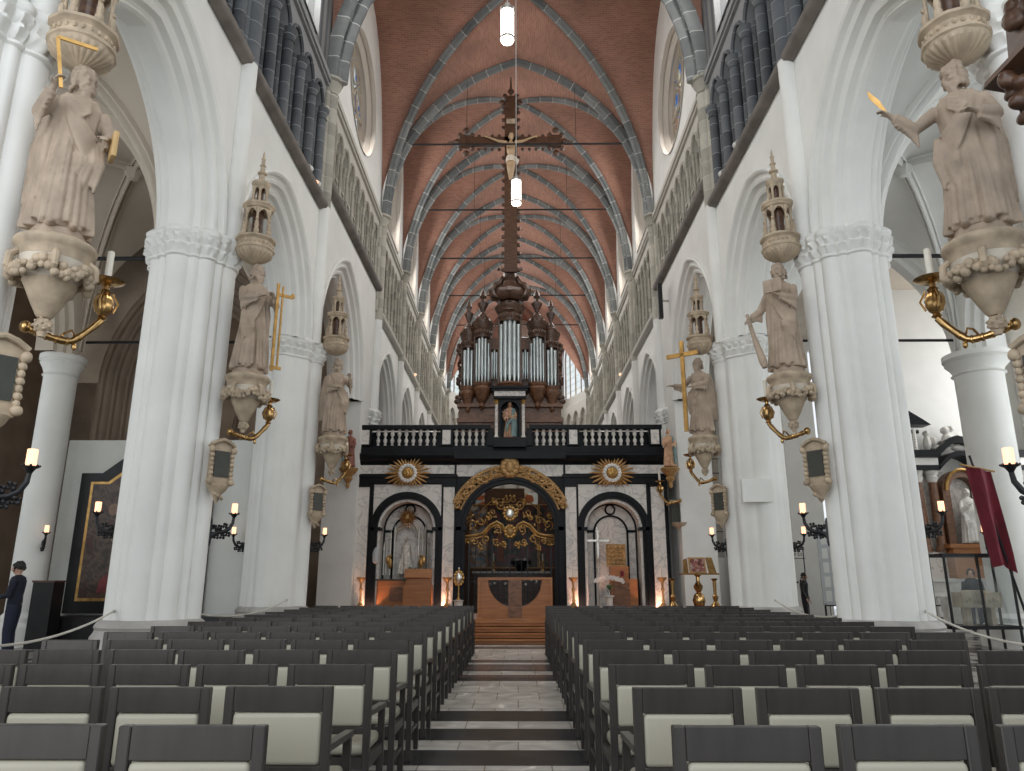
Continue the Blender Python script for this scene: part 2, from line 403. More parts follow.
def pier_r(circles,th):
    u=(cos(th),sin(th));best=0
    for dx,dy,r in circles:
        p=dx*u[0]+dy*u[1];q=dx*u[1]-dy*u[0]
        if abs(q)<r: best=max(best,p+math.sqrt(r*r-q*q))
    return best
def circ_std():
    c=[(0,0,.545)]
    for k in range(4):
        a=k*pi/2;c.append((.52*cos(a),.52*sin(a),.20))
        for d in(-.42,.42): c.append((.57*cos(a+d),.57*sin(a+d),.085))
        a+=pi/4;c.append((.53*cos(a),.53*sin(a),.15))
    return c
def circ_big():
    c=[(0,0,.6),(0,.35,.5),(0,-.2,.55)]
    for k in range(4):
        a=k*pi/2;c.append((.50*cos(a),.62*sin(a),.24))
    for a in(.75,2.4,-.75,-2.4): c.append((.52*cos(a),.56*sin(a),.16))
    return c
def pier(s,y,big=False,name='pillar'):
    cs=circ_big() if big else circ_std()
    n=144;rr=[pier_r(cs,2*pi*i/n) for i in range(n)]
    f=lambda a,z:rr[int(round(a/(2*pi)*n))%n]
    g=G();cx=s*5.5
    lathe(g,[(1,.8),(1,6.45)],n,(cx,y,0),mod=f)
    # capital: bell, leaf band, abacus
    lathe(g,[(1,6.45),(1.06,6.47),(1.06,6.5),(1.01,6.52)],n,(cx,y,0),mod=f,closed=False)
    lf=lambda a,z:rr[int(round(a/(2*pi)*n))%n]*(1+.05*abs(sin(a*16))*(1 if 6.55<z<6.8 else 0)+.03*sin(a*32+z*40)*(1 if 6.55<z<6.8 else 0))
    lathe(g,[(1.0,6.52),(1.03,6.58),(1.09,6.64),(1.05,6.68),(1.12,6.74),(1.15,6.79),(1.10,6.81),(1.16,6.84),(1.18,6.9),(1.1,6.96),(1.0,7.0)],n,(cx,y,0),mod=lf)
    o=build(g,name,M['plaster'],kind='structure')
    g=G()
    lathe(g,[(1.22,0),(1.22,.28),(1.18,.32),(1.18,.6),(1.12,.66),(1.10,.7),(1.13,.74),(1.08,.8),(1.0,.84)],n,(cx,y,0),mod=lambda a,z:(max(rr[int(round(a/(2*pi)*n))%n],.68)))
    b=build(g,'pillar_base',M['plinth'],kind='structure')
    return o
for s,nm in SIDES:
    for i,y in enumerate(PY[1:9]): pier(s,y+(.25 if i==2 else 0),big=(i in(2,3)))
    # wall shafts
    for i,y in enumerate(PY[1:10]):
        g=G();r=.17
        x=s*4.93
        cyl(g,(x,y,6.9),(x,y,ZSTR if i<3 else ZSTR-.3),r,n=20)
        build(g,'pillar',M['plaster'],kind='structure')
        g=G();cyl(g,(x,y,ZSTR if i<3 else ZSTR-.3),(x,y,ZCAP-.45),r+.01,n=20)
        for d in(-.2,.2): cyl(g,(s*4.99,y+d,ZSTR),(s*4.99,y+d,ZCAP-.45),.09,n=12)
        build(g,'pillar',M['bluestone'] if i<2 else M['greystone'],kind='structure')
        g=G();lf=lambda a,z:1+.07*abs(sin(a*6))*(1 if ZCAP-.4<z<ZCAP-.12 else 0)
        lathe(g,[(.19,ZCAP-.47),(.23,ZCAP-.44),(.19,ZCAP-.4),(.21,ZCAP-.28),(.29,ZCAP-.14),(.26,ZCAP-.11),(.33,ZCAP-.07),(.34,ZCAP),(.1,ZCAP+.01)],24,(s*4.96,y,0),mod=lf)
        build(g,'pillar_capital',M['greystone'],kind='structure')

ORD=[(0,4.92),(.05,4.90),(.09,4.93),(.11,5.02),(.17,5.04),(.21,5.0),(.26,5.03),(.28,5.14),(.33,5.17),(.38,5.13),(.44,5.17),(.46,5.28),(.5,5.32),(.54,5.30),(.57,5.36),(.58,5.44)]
def arcade_wall(s,nm,y0,y1,yc,a,r,ztop,mt=None):
    g=G();n=16
    prof=[(0,WX)]+ORD
    loops=[]
    for ins,x in prof:
        loops.append([(s*x,yc+h,ZS+z) for h,z in arcpts(a,r,n,ins)])
    back=[[(s*(11.0-abs(p[0])),p[1],p[2]) for p in L] for L in reversed(loops)]
    allL=loops+back
    K=len(loops[0])
    for A,B in zip(allL,allL[1:]):
        g.add(A+B,[(i,i+1,K+i+1,K+i) for i in range(K-1)])
    for xf in(WX,11.0-WX):
        L=[(yc+h,ZS+z) for h,z in arcpts(a,r,n,0)]
        vs=[];fs=[]
        pts=[(y0,ZS)]+L+[(y1,ZS)]
        for (y,z) in pts: vs+= [(s*xf,y,z),(s*xf,y,ztop)]
        for i in range(len(pts)-1): fs.append((2*i,2*i+2,2*i+3,2*i+1))
        g.add(vs,fs)
    bx(g,s*WX,s*(11-WX),y0,y1,ztop-.02,ztop)
    if yc+a<y1-.5:
        bx(g,s*WX,s*(11-WX),yc+a,y1,0,ZS)
    return build(g,'wall_'+nm,mt or M['plaster'],kind='structure',ang=28)
def bayinfo(i):
    y0,y1=PY[i],PY[i+1]
    if i==3: return y0,y1,20.1,2.8,3.6,11.35
    return y0,y1,(y0+y1)/2,(y1-y0)/2-.2,2.85 if i<3 else 2.95,ZSTR
def gothic_open(a,r,n=10): return arcpts(a,r,n)
def wall_with_window(s,nm,y0,y1,z0,z1,win,mt):
    """clerestory wall X=WX..WX+.7 with an opening given as closed outline (y,z) list; strips by y"""
    g=G()
    for xf in (WX+.02,WX+.6):
        ys=sorted(set([y0,y1]+[p[0] for p in win['top']]))
        top=dict(win['top']);bot=dict(win['bot'])
        for a,b in zip(ys,ys[1:]):
            def q(za,zb,zc,zd):
                g.add([(s*xf,a,za),(s*xf,b,zb),(s*xf,b,zd),(s*xf,a,zc)],[(0,1,2,3)])
            if a in top and b in top:
                q(z0,z0,bot[a],bot[b]);q(top[a],top[b],z1(a),z1(b))
            else: q(z0,z0,z1(a),z1(b))
    # splayed reveal
    out=[(y,top[y]) for y in sorted(top)]+[(y,bot[y]) for y in sorted(bot,reverse=True)]
    N_=len(out);cy=sum(p[0] for p in out)/N_;cz=sum(p[1] for p in out)/N_
    vs=[];fr=[(WX+.02,1),(WX+.12,.97),(WX+.16,.985),(WX+.3,.9),(WX+.34,.92),(WX+.6,.88)]
    for x,k in fr: vs+=[(s*x,cy+(y-cy)*k,cz+(z-cz)*k) for y,z in out]
    fs=[]
    for j in range(len(fr)-1):
        for i in range(N_):
            k=(i+1)%N_;fs.append((j*N_+i,j*N_+k,(j+1)*N_+k,(j+1)*N_+i))
    g.add(vs,fs)
    return build(g,'wall_'+nm,mt,kind='structure'),out,(cy,cz)
WN=[0]
def window(s,out,c,x,glass,tracery,mull):
    cy,cz=c;WN[0]+=1
    g=G()
    K=len(out)
    pts=[(s*x,cy+(y-cy)*.9,cz+(z-cz)*.9) for y,z in out]
    g.add(pts+[(s*x,cy,cz)],[(i,(i+1)%K,K) for i in range(K)])
    w=build(g,'window_%d'%WN[0],glass,kind='structure',smooth=False)
    g=G()
    tube(g,pts+[pts[0]],.07,6)
    ylo=min(p[1] for p in pts);yhi=max(p[1] for p in pts);zlo=min(p[2] for p in pts);zhi=max(p[2] for p in pts)
    if mull=='rose':
        R=(yhi-ylo)/2
        Rz=(zhi-zlo)/2
        for k in range(8):
            a=k*pi/4
            tube(g,[(s*(x-.03),cy+R*.25*cos(a),cz+Rz*.25*sin(a)),(s*(x-.03),cy+R*cos(a),cz+Rz*sin(a))],.05,6)
            c2=(cy+R*.68*cos(a+pi/8),cz+Rz*.68*sin(a+pi/8))
            tube(g,[(s*(x-.03),c2[0]+R*.2*cos(t*pi/6),c2[1]+Rz*.2*sin(t*pi/6)) for t in range(13)],.04,6)
        tube(g,[(s*(x-.03),cy+R*.28*cos(t*pi/8),cz+Rz*.28*sin(t*pi/8)) for t in range(17)],.05,6)
    else:
        for k in range(1,mull):
            y=ylo+(yhi-ylo)*k/mull
            zt=max([p[2]-.25*abs(p[1]-y)/.3 for p in pts if abs(p[1]-y)<.45] or [zhi])
            tube(g,[(s*(x-.04),y,zlo),(s*(x-.04),y,zt)],.05,6)
        zz=zlo+.6
        while zz<zhi-1.2:
            tube(g,[(s*(x-.01),ylo,zz),(s*(x-.01),yhi,zz)],.015,4);zz+=.45
        zc=zhi-1.35
        for k in range(mull):
            y=ylo+(yhi-ylo)*(k+.5)/mull;h=(yhi-ylo)/mull/2
            tube(g,[(s*(x-.04),y+p,zc+q) for p,q in arcpts(h,h*1.3,5)],.04,6)
        tube(g,[(s*(x-.04),cy+.3*cos(t*pi/6),zhi-.62+.3*sin(t*pi/6)) for t in range(13)],.04,6)
    o=build(g,'window_tracery',tracery,w)
    return w
def lun(v): v=min(1,max(0,abs(v)));return (1-v**2.6)**.62
def Tn(u): 
    a,r=AX,RISE;R=(a*a+r*r)/(2*a);u=min(1,abs(u));return math.sqrt(max(0,R*R-(R-a+a*u)**2))/r
def Dn(u): u=min(1,abs(u));return .35*Tn(u)+.65*math.sqrt(max(0,1-u**2.1))
def vz(u,v):
    u=min(1,abs(u));v=min(1,abs(v))
    if abs(u-v)<1e-9: return Dn(u)
    if u>v: k=(u-v)/(1-v);return Dn(v)*(1-k)+lun(v)*k
    k=(v-u)/(1-u);return Dn(u)*(1-k)+Tn(u)*k
def vault(xc,a,yc,b,z0,rise,mt,name='ceiling',nx=36,ny=28,kind='structure'):
    g=G();vs=[];nx2=nx;
    def sp(i,n): # cluster samples towards the springers
        t=2*i/n-1;return math.copysign(abs(t)**.8,t) if False else sin(t*pi/2)
    us=[sp(i,nx) for i in range(nx+1)];vv=[sp(j,ny) for j in range(ny+1)]
    Z={}
    for i,u in enumerate(us):
        for j,v in enumerate(vv): Z[i,j]=z0+rise*vz(u,v);vs.append((xc+a*u,yc+b*v,Z[i,j]))
    # uv: brick courses run towards the ridge -> use arc length in x and y
    fs=[];uv=[]
    W=ny+1
    AY={};AX_={}
    for i in range(nx+1):
        AY[i,ny//2]=0
        for j in range(ny//2+1,ny+1): AY[i,j]=AY[i,j-1]+math.dist(vs[i*W+j],vs[i*W+j-1])
        for j in range(ny//2-1,-1,-1): AY[i,j]=AY[i,j+1]+math.dist(vs[i*W+j],vs[i*W+j+1])
    for j in range(ny+1):
        AX_[nx//2,j]=0
        for i in range(nx//2+1,nx+1): AX_[i,j]=AX_[i-1,j]+math.dist(vs[i*W+j],vs[(i-1)*W+j])
        for i in range(nx//2-1,-1,-1): AX_[i,j]=AX_[i+1,j]+math.dist(vs[i*W+j],vs[(i+1)*W+j])
    def U(i,j):
        x,y,z=vs[i*W+j]
        u,v=abs(us[i]),abs(vv[j])
        return None
    for i in range(nx):
        for j in range(ny):
            q=(i*W+j,(i+1)*W+j,(i+1)*W+j+1,i*W+j+1)
            fs.append(q)
            um=abs(us[i]+us[i+1])/2;vm=abs(vv[j]+vv[j+1])/2
            l=[]
            for k in q:
                x,y,z=vs[k];ki,kj=divmod(k,W)
                if um>vm: l.append((x-xc,AY[ki,kj]))
                else: l.append((y-yc,AX_[ki,kj]))
            uv.append(l)
    g.add(vs,fs,uv)
    return build(g,name,mt,kind=kind,ang=80)
RIBP=[(-.12,.16),(-.14,.05),(-.14,.0),(-.115,-.02),(-.09,.0),(-.085,.03),(-.06,.01),(-.05,-.06),(-.045,-.09),(-.02,-.125),(.02,-.125),(.045,-.09),(.05,-.06),(.06,.01),(.085,.03),(.09,.0),(.115,-.02),(.14,.0),(.14,.05),(.12,.16)]
def scp(P,k): return [(a*k,b*k) for a,b in P]
def rib(pts,side,k,mt,flip=False,name='ceiling_rib'):
    g=G();P=scp(RIBP,k)
    # orientation: b axis = t x side must point up/outwards; choose side sign
    t=(Vector(pts[1])-Vector(pts[0]));mid=Vector(pts[len(pts)//2])
    t2=(Vector(pts[len(pts)//2+1])-Vector(pts[len(pts)//2-1])).normalized()
    if t2.cross(Vector(side)).z<0: side=tuple(-c for c in side)
    sweep(g,P,pts,side)
    return build(g,name,mt,kind='structure',ang=50)
def ribs_for(xc,a,yc,b,z0,rise,mt,k=1.,trans=True,kt=1.25,bossy=True):
    n=28;hu=[-cos(pi*i/n) for i in range(n+1)]
    for sg in(1,-1):
        pts=[(xc+a*h,yc+sg*b*h,z0+rise*Dn(h)-.05*k) for h in hu]
        d=Vector((-sg*b,a,0))
        rib(pts,tuple(d),k,mt)
    if trans:
        pts=[(xc+a*h,yc-b,z0+rise*Tn(h)-.05*k) for h in hu]
        rib(pts,(0,1,0),k*kt,mt)
    if bossy:
        g=G();lathe(g,[(.0,-.22),(.1,-.2),(.17,-.1),(.2,0),(.12,.1)],14,(xc,yc,z0+rise-.1),mod=lambda a_,z:1+.12*sin(a_*6))
        build(g,'ceiling_boss',mt,kind='structure')
for i in range(9):
    y0,y1=PY[i],PY[i+1]
    vault(0,WX+.1,(y0+y1)/2,(y1-y0)/2,ZCAP,RISE,M['brick'],nx=40,ny=30)
    ribs_for(0,AX,(y0+y1)/2,(y1-y0)/2,ZCAP,RISE,M['rib'],.85 if i!=3 else 1.,True,1.35 if i not in(3,) else 2.1)
# tie rods
for y in PY[3:9]:
    g=G();h=4.1;cyl(g,(-4.1,y,17.25),(4.1,y,17.25),.035,n=6);build(g,'ceiling_tie_rod',M['iron'],kind='structure')
    for x in(-1.9,2.2):
        if y<40: 
            g=G();cyl(g,(x,y-.1,17.25),(x,y-.1,ZCAP+RISE*Tn(x/AX)),.008,n=4);build(g,'ceiling_tie_rod',M['iron'],kind='structure')
for s,nm in SIDES:
    for i in range(0,9):
        y0,y1,yc,a,r,zst=bayinfo(i)
        arcade_wall(s,nm,y0,y1,yc,a,r,zst)
        # string course
        g=G();prof=[(-.02,-.12),(-.16,-.06),(-.2,0),(-.2,.07),(-.02,.11)]
        vs=[]
        for y in(y0+.12,y1-.12): vs+=[(s*(WX+p[0]),y,zst+p[1]) for p in prof]
        g.add(vs,[(k,k+1,6+k,5+k) for k in range(4)]+[(4,0,5,9)]+[(0,1,2,3,4),(9,8,7,6,5)])
        build(g,'trim_%d'%(20+i+(10 if s>0 else 0)),M['string'] if i<4 else M['greystone'],kind='structure')
        dark=i<3
        # triforium: back wall, shafts, arches
        zt=ZSILL
        depth=.85 if dark else (.22)
        g=G();bx(g,s*(WX+depth),s*(WX+depth+.2),y0,y1,zst-.1,zt+.1)
        bx(g,s*(WX+.02),s*(WX+depth+.2),y0,y1,zst-.14,zst+.04)
        build(g,'wall_'+nm,M['triwall'] if dark else M['greystone'],kind='structure',smooth=False)
        ncol=5 if dark else (9 if i==3 else 6)
        ys0=y0+.34;ys1=y1-.34
        sp=(ys1-ys0)/ncol
        zsp=13.15 if dark else 13.2
        # spandrel with pointed arches
        g=G()
        ha=sp/2-(.07 if dark else .06)
        for xf in(WX+.03,WX+.28 if dark else WX+.2):
            for k in range(ncol):
                c=ys0+sp*(k+.5)
                L=[(c+h,zsp+z) for h,z in arcpts(ha,ha*1.25,6)]
                pts=[(c-sp/2,zsp)]+L+[(c+sp/2,zsp)]
                vs=[]
                for y,z in pts: vs+=[(s*xf,y,z),(s*xf,y,zt)]
                g.add(vs,[(2*q,2*q+2,2*q+3,2*q+1) for q in range(len(pts)-1)])
        for (ya,yb) in((y0,ys0),(ys1,y1)): bx(g,s*(WX+.03),s*(WX+.28),ya,yb,zst,zt)
        for k in range(ncol):
            c=ys0+sp*(k+.5);A=[(c+h,zsp+z) for h,z in arcpts(ha,ha*1.25,6)]
            K=len(A);g.add([(s*(WX+.03),y,z) for y,z in A]+[(s*(WX+.28),y,z) for y,z in A],[(q,q+1,K+q+1,K+q) for q in range(K-1)])
            tube(g,[(s*(WX+.02),y,z) for y,z in A],.045,6)
        # top moulding
        bx(g,s*(WX-.1),s*(WX+.3),y0+.1,y1-.1,zt-.06,zt+.1)
        bx(g,s*(WX-.05),s*(WX+.3),y0+.1,y1-.1,zt-.14,zt-.06)
        build(g,'wall_'+nm,M['bluestone'] if dark else M['greystone'],kind='structure',ang=30)
        rad=.12 if dark else .05
        for k in range(ncol+1):
            g=G();y=ys0+sp*k
            offs=((.02,0,rad),(.30,.0,rad*.9),(.16,-.15,.07),(.16,.15,.07)) if dark else ((.02,0,rad),(.08,-.08,.03),(.08,.08,.03))
            for dx,dy,rr_ in offs:
                xx=s*(WX+.05+dx)
                lathe(g,[(rr_*1.7,zst+.02),(rr_*1.7,zst+.12),(rr_*1.25,zst+.18),(rr_,zst+.24),(rr_,zsp-.3),(rr_*1.25,zsp-.28),(rr_,zsp-.25),(rr_*1.15,zsp-.14),(rr_*1.6,zsp-.06),(rr_*1.7,zsp)],12,(xx,y+dy,0))
            if not dark and k<ncol:
                yc2=y+sp/2
                lathe(g,[(.03,zst+.04),(.025,zsp+.1)],8,(s*(WX+.15),yc2,0))
                box(g,(s*(WX+.13),yc2,zst+.95),(.06,sp-.1,.05))
            build(g,'pillar',M['bluestone'] if dark else M['greystone'],kind='structure')
        # clerestory
        b=(y1-y0)/2;ym=(y0+y1)/2
        z1=lambda y,ym=ym,b=b:ZCAP+RISE*lun((y-ym)/b)+.05
        ys=[y0+(y1-y0)*k/28 for k in range(29)]
        if i==3:
            cyw,czw,R=20.9,16.75,1.95
            th=[pi*k/24 for k in range(25)]
            yy=[round(cyw-R*cos(t),5) for t in th]
            top={y:czw+R*1.02*sin(t) for y,t in zip(yy,th)};bot={y:czw-R*1.02*sin(t) for y,t in zip(yy,th)}
        else:
            hw=1.35
            A=[(round(ym+h,5),17.6+z) for h,z in arcpts(hw,1.9,10)]
            top={y:z for y,z in A};bot={y:ZSILL+.45 for y,z in A}
        win=dict(top=sorted(top.items()),bot=sorted(bot.items()))
        # extra sample columns
        base=[ (y) for y in ys if not(min(top)<=y<=max(top))]
        g=G()
        w,out,c=None,None,None
        # wall
        yl=sorted(set(base+list(top)))
        for xf in(WX+.02,WX+.6):
            for a_,b_ in zip(yl,yl[1:]):
                if a_ in top and b_ in top:
                    g.add([(s*xf,a_,zt),(s*xf,b_,zt),(s*xf,b_,bot[b_]),(s*xf,a_,bot[a_])],[(0,1,2,3)])
                    g.add([(s*xf,a_,top[a_]),(s*xf,b_,top[b_]),(s*xf,b_,z1(b_)),(s*xf,a_,z1(a_))],[(0,1,2,3)])
                else: g.add([(s*xf,a_,zt),(s*xf,b_,zt),(s*xf,b_,z1(b_)),(s*xf,a_,z1(a_))],[(0,1,2,3)])
        out=[(y,top[y]) for y in sorted(top)]+[(y,bot[y]) for y in sorted(bot,reverse=True)]
        if i==3: out=out[:24]+out[25:-1]
        if i==3: cc=(cyw,czw)
        else: cc=(ym,16.5)
        build(g,'wall_'+nm,M['plaster'] if i>=3 else M['triwall'],kind='structure',smooth=False)
        g=G();N_=len(out);vs=[];fr=[(WX-.02,1.0),(WX-.02,.98),(WX+.1,.97),(WX+.14,.985),(WX+.28,.9),(WX+.34,.92),(WX+.6,.88)]
        for x,k in fr: vs+=[(s*x,cc[0]+(y-cc[0])*k,cc[1]+(z-cc[1])*k) for y,z in out]
        fs=[]
        for j in range(len(fr)-1):
            for q in range(N_):
                k=(q+1)%N_;fs.append((j*N_+q,j*N_+k,(j+1)*N_+k,(j+1)*N_+q))
        g.add(vs,fs);build(g,'window_frame',M['tan'] if i>=3 else M['bluestone'],kind='structure')
        window(s,out,cc,WX+.5,M['stained'] if i in(2,3) else M['glass'],M['tan'] if i>=3 else M['bluestone'],'rose' if i==3 else 3)
# roof over the triforium passages so that no sky shows behind
# ------------------------------------------------------------------ apse
AP=[(-WX,50.),(-3.3,54.2),(3.3,54.2),(WX,50.)]
for k in range(3):
    (xa,ya),(xb,yb)=AP[k],AP[k+1]
    d=Vector((xb-xa,yb-ya,0));L=d.length;d.normalize();nrm=Vector((d.y,-d.x,0)) # towards the nave
    P0=Vector((xa,ya,0))
    def W(u,z,o=0): p=P0+d*u+nrm*o;return (p.x,p.y,z)
    nw=2 if k!=1 else 3
    g=G();gf=G();gw=[]
    seg=L/nw;hw=seg/2-.32
    cent=[seg*(j+.5) for j in range(nw)]
    z1=lambda u:ZCAP+RISE*lun((u-L/2)/(L/2))+.05
    # blind arcade wall below sill, window wall above
    bxs=[(0,ZSILL-.9)]
    g.add([W(0,0),W(L,0),W(L,ZSILL),W(0,ZSILL)],[(0,1,2,3)])
    us=[L*j/24 for j in range(25)]
    hw=L/2-.5
    A=[(L/2+h,17.2+z) for h,z in arcpts(hw,min(2.4,hw*1.3),10)]
    pts=[(0,ZSILL+.2)]+A+[(L,ZSILL+.2)]
    for a_,b_ in zip(pts,pts[1:]):
        za=a_[1] if 0<a_[0]<L else ZSILL;zb=b_[1] if 0<b_[0]<L else ZSILL
        if a_[0]==0: za=zb=ZSILL
        if b_[0]==L: za=zb=ZSILL
        g.add([W(a_[0],za),W(b_[0],zb),W(b_[0],max(zb,z1(b_[0]))),W(a_[0],max(za,z1(a_[0])))],[(0,1,2,3)])
    g.add([W(L/2-hw,ZSILL),W(L/2+hw,ZSILL),W(L/2+hw,ZSILL+.25),W(L/2-hw,ZSILL+.25)],[(0,1,2,3)])
    build(g,'wall_back',M['greystone'],kind='structure',smooth=False)
    g=G();gl=[W(L/2+h,17.2+z,-.15) for h,z in arcpts(hw,min(2.4,hw*1.3),10)]
    gl=[W(L/2-hw,ZSILL,-.15)]+gl+[W(L/2+hw,ZSILL,-.15)]
    g.add(gl,[tuple(range(len(gl)))]);WN[0]+=1
    w=build(g,'window_%d'%WN[0],M['glass'],kind='structure',smooth=False)
    g=G()
    tube(g,gl+[gl[0]],.08,6)
    nm_=4 if k!=1 else 6
    for j in range(1,nm_):
        u=L/2-hw+2*hw*j/nm_;tube(g,[W(u,ZSILL,-.1),W(u,18.6-abs(u-L/2)*.35,-.1)],.05,6)
    for j in range(7): tube(g,[W(L/2-hw,14.8+j*.5,-.12),W(L/2+hw,14.8+j*.5,-.12)],.015,4)
    build(g,'window_tracery',M['tan'],w)
    # arcade below
    na=4 if k!=1 else 6
    g=G();sg=L/na
    for j in range(na):
        c=sg*(j+.5);A=[(c+h,12.4+z) for h,z in arcpts(sg/2-.12,.7,6)]
        pts=[(c-sg/2,12.4)]+A+[(c+sg/2,12.4)];vs=[]
        for u,z in pts: vs+=[W(u,z,.25),W(u,13.6,.25)]
        g.add(vs,[(2*q,2*q+2,2*q+3,2*q+1) for q in range(len(pts)-1)])
        K=len(A);g.add([W(u,z,.25) for u,z in A]+[W(u,z,0) for u,z in A],[(q,q+1,K+q+1,K+q) for q in range(K-1)])
    g.add([W(0,13.6,.25),W(L,13.6,.25),W(L,13.75,.0),W(0,13.75,.0)],[(0,1,2,3)])
    for j in range(na+1):
        p=W(min(L-.05,max(.05,sg*j)),0,.17);lathe(g,[(.16,7),(.13,7.1),(.1,7.3),(.1,12.15),(.16,12.4)],10,(p[0],p[1],0))
    build(g,'wall_back',M['greystone'],kind='structure',ang=30)
# apse vault
g=G()
ring=[]
for k in range(3):
    (xa,ya),(xb,yb)=AP[k],AP[k+1]
    for j in range(12 if k<2 else 13):
        t=j/12;ring.append((xa+(xb-xa)*t,ya+(yb-ya)*t,ZCAP+RISE*lun(2*t-1)))
K=len(ring);vs=[];fs=[];uv=[]
for m_ in range(11):
    q=m_/10
    for (x,y,z) in ring: vs.append((x*q,50+(y-50)*q,(ZCAP+RISE)*(1-q)**1+z*q+ (sin(q*pi)*.8)))
for m_ in range(10):
    for j in range(K-1):
        f=(m_*K+j,m_*K+j+1,(m_+1)*K+j+1,(m_+1)*K+j);fs.append(f);uv.append([(vs[q][0],vs[q][2]) for q in f])
g.add(vs,fs,uv);build(g,'ceiling',M['brick'],kind='structure',ang=80)
for (x,y) in AP:
    pts=[];n=16
    for j in range(n+1):
        q=1-cos(pi/2*j/n) if False else j/n
        pts.append((x*(1-q),y+(50-y)*q,ZCAP+RISE*math.sin(pi/2*min(1,q*1.0))**.8))
    if abs(y-50)<.1: continue
    rib(pts,(-(50-y),-x,0),.9,M['rib'])
    g=G();cyl(g,(x*.985,y-.15,6),(x*.985,y-.15,ZCAP),.13,n=12);build(g,'pillar',M['greystone'],kind='structure')
# ------------------------------------------------------------------ side aisles
OX=11.0
for s,nm in SIDES:
    for i in range(0,3):
        y0,y1=PY[i],PY[i+1]
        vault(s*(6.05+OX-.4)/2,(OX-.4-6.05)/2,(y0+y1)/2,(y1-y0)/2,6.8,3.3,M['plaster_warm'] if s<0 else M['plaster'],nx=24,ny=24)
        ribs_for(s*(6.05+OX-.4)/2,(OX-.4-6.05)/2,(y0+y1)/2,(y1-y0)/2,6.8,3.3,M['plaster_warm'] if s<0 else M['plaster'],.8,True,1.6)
    # outer arcade columns and arches
    for y in (6.4,11.6,17.1):
        g=G();R=.36 if s<0 else .52
        lathe(g,[(R*1.5,0),(R*1.5,.4),(R*1.2,.5),(R*1.25,.6),(R,.7),(R,6.1),(R*1.12,6.13),(R*1.0,6.18),(R*1.1,6.3),(R*1.3,6.42),(R*1.22,6.45),(R*1.4,6.5),(R*1.4,6.62),(R,6.65)],28,(s*OX,y,0),mod=lambda a,z:1+.04*abs(sin(a*7))*(1 if 6.2<z<6.44 else 0))
        build(g,'pillar',M['plaster'],kind='structure')
    for i in range(0,3):
        y0,y1=PY[i],PY[i+1];yc=(y0+y1)/2;a=(y1-y0)/2-.2
        g=G();prof=[(0,OX-.45),(.1,OX-.43),(.12,OX-.3),(.22,OX-.28),(.25,OX-.15),(.35,OX-.12),(.35,OX+.3)]
        loops=[[(s*x,yc+h,6.6+z) for h,z in arcpts(a,3.,14,ins)] for ins,x in prof];K=len(loops[0])
        for A,B in zip(loops,loops[1:]): g.add(A+B,[(q,q+1,K+q+1,K+q) for q in range(K-1)])
        for xf in(OX-.45,OX+.3):
            L=[(yc+h,6.6+z) for h,z in arcpts(a,3.,14,0)];pts=[(y0,6.6)]+L+[(y1,6.6)];vs=[]
            for y,z in pts: vs+=[(s*xf,y,z),(s*xf,y,10.6)]
            g.add(vs,[(2*q,2*q+2,2*q+3,2*q+1) for q in range(len(pts)-1)])
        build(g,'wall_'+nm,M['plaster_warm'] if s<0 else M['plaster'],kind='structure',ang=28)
        # outer aisle vault
        vault(s*(OX+.3+15.6)/2,(15.6-OX-.3)/2,yc,(y1-y0)/2,6.6,3.2,M['plaster'],nx=14,ny=14)
        # outer wall with a tall window
        g=G();xw=15.6
        A=[(yc+h,6.6+z) for h,z in arcpts(1.3,1.8,8)]
        pts=[(y0,2.6)]+[(yc-1.3,6.6)]+A[1:-1]+[(yc+1.3,6.6),(y1,2.6)]
        bx(g,s*xw,s*(xw+.3),y0,yc-1.3,0,10);bx(g,s*xw,s*(xw+.3),yc+1.3,y1,0,10);bx(g,s*xw,s*(xw+.3),yc-1.3,yc+1.3,0,2.6)
        vs=[]
        for y,z in A: vs+=[(s*xw,y,z),(s*xw,y,10)]
        g.add(vs,[(2*q,2*q+2,2*q+3,2*q+1) for q in range(len(A)-1)])
        build(g,'wall_'+nm,M['plaster'],kind='structure',smooth=False)
        WN[0]+=1;g=G();gl=[(s*xw+.1*s,yc-1.3,2.6)]+[(s*xw+.1*s,y,z) for y,z in A]+[(s*xw+.1*s,yc+1.3,2.6)]
        g.add(gl,[tuple(range(len(gl)))]);w=build(g,'window_%d'%WN[0],M['glass'],kind='structure',smooth=False)
        g=G()
        for q in(-.43,.43): tube(g,[(s*xw,yc+q,2.6),(s*xw,yc+q,7.4)],.05,6)
        for q in range(8): tube(g,[(s*xw,yc-1.3,3.+q*.5),(s*xw,yc+1.3,3.+q*.5)],.015,4)
        build(g,'window_tracery',M['tan'],w)
    # lid over the aisles (behind triforium)
    g=G();bx(g,s*5.95,s*16,PY[0],28.5,10.7,10.8);build(g,'ceiling',M['plaster_warm'],kind='structure',smooth=False)
    for y in(11.6,17.1):
        g=G();cyl(g,(s*6.2,y,7.0 if y>12 else 6.7),(s*10.7,y,7.0 if y>12 else 6.7),.035,n=6);build(g,'ceiling_tie_rod',M['iron'],kind='structure')
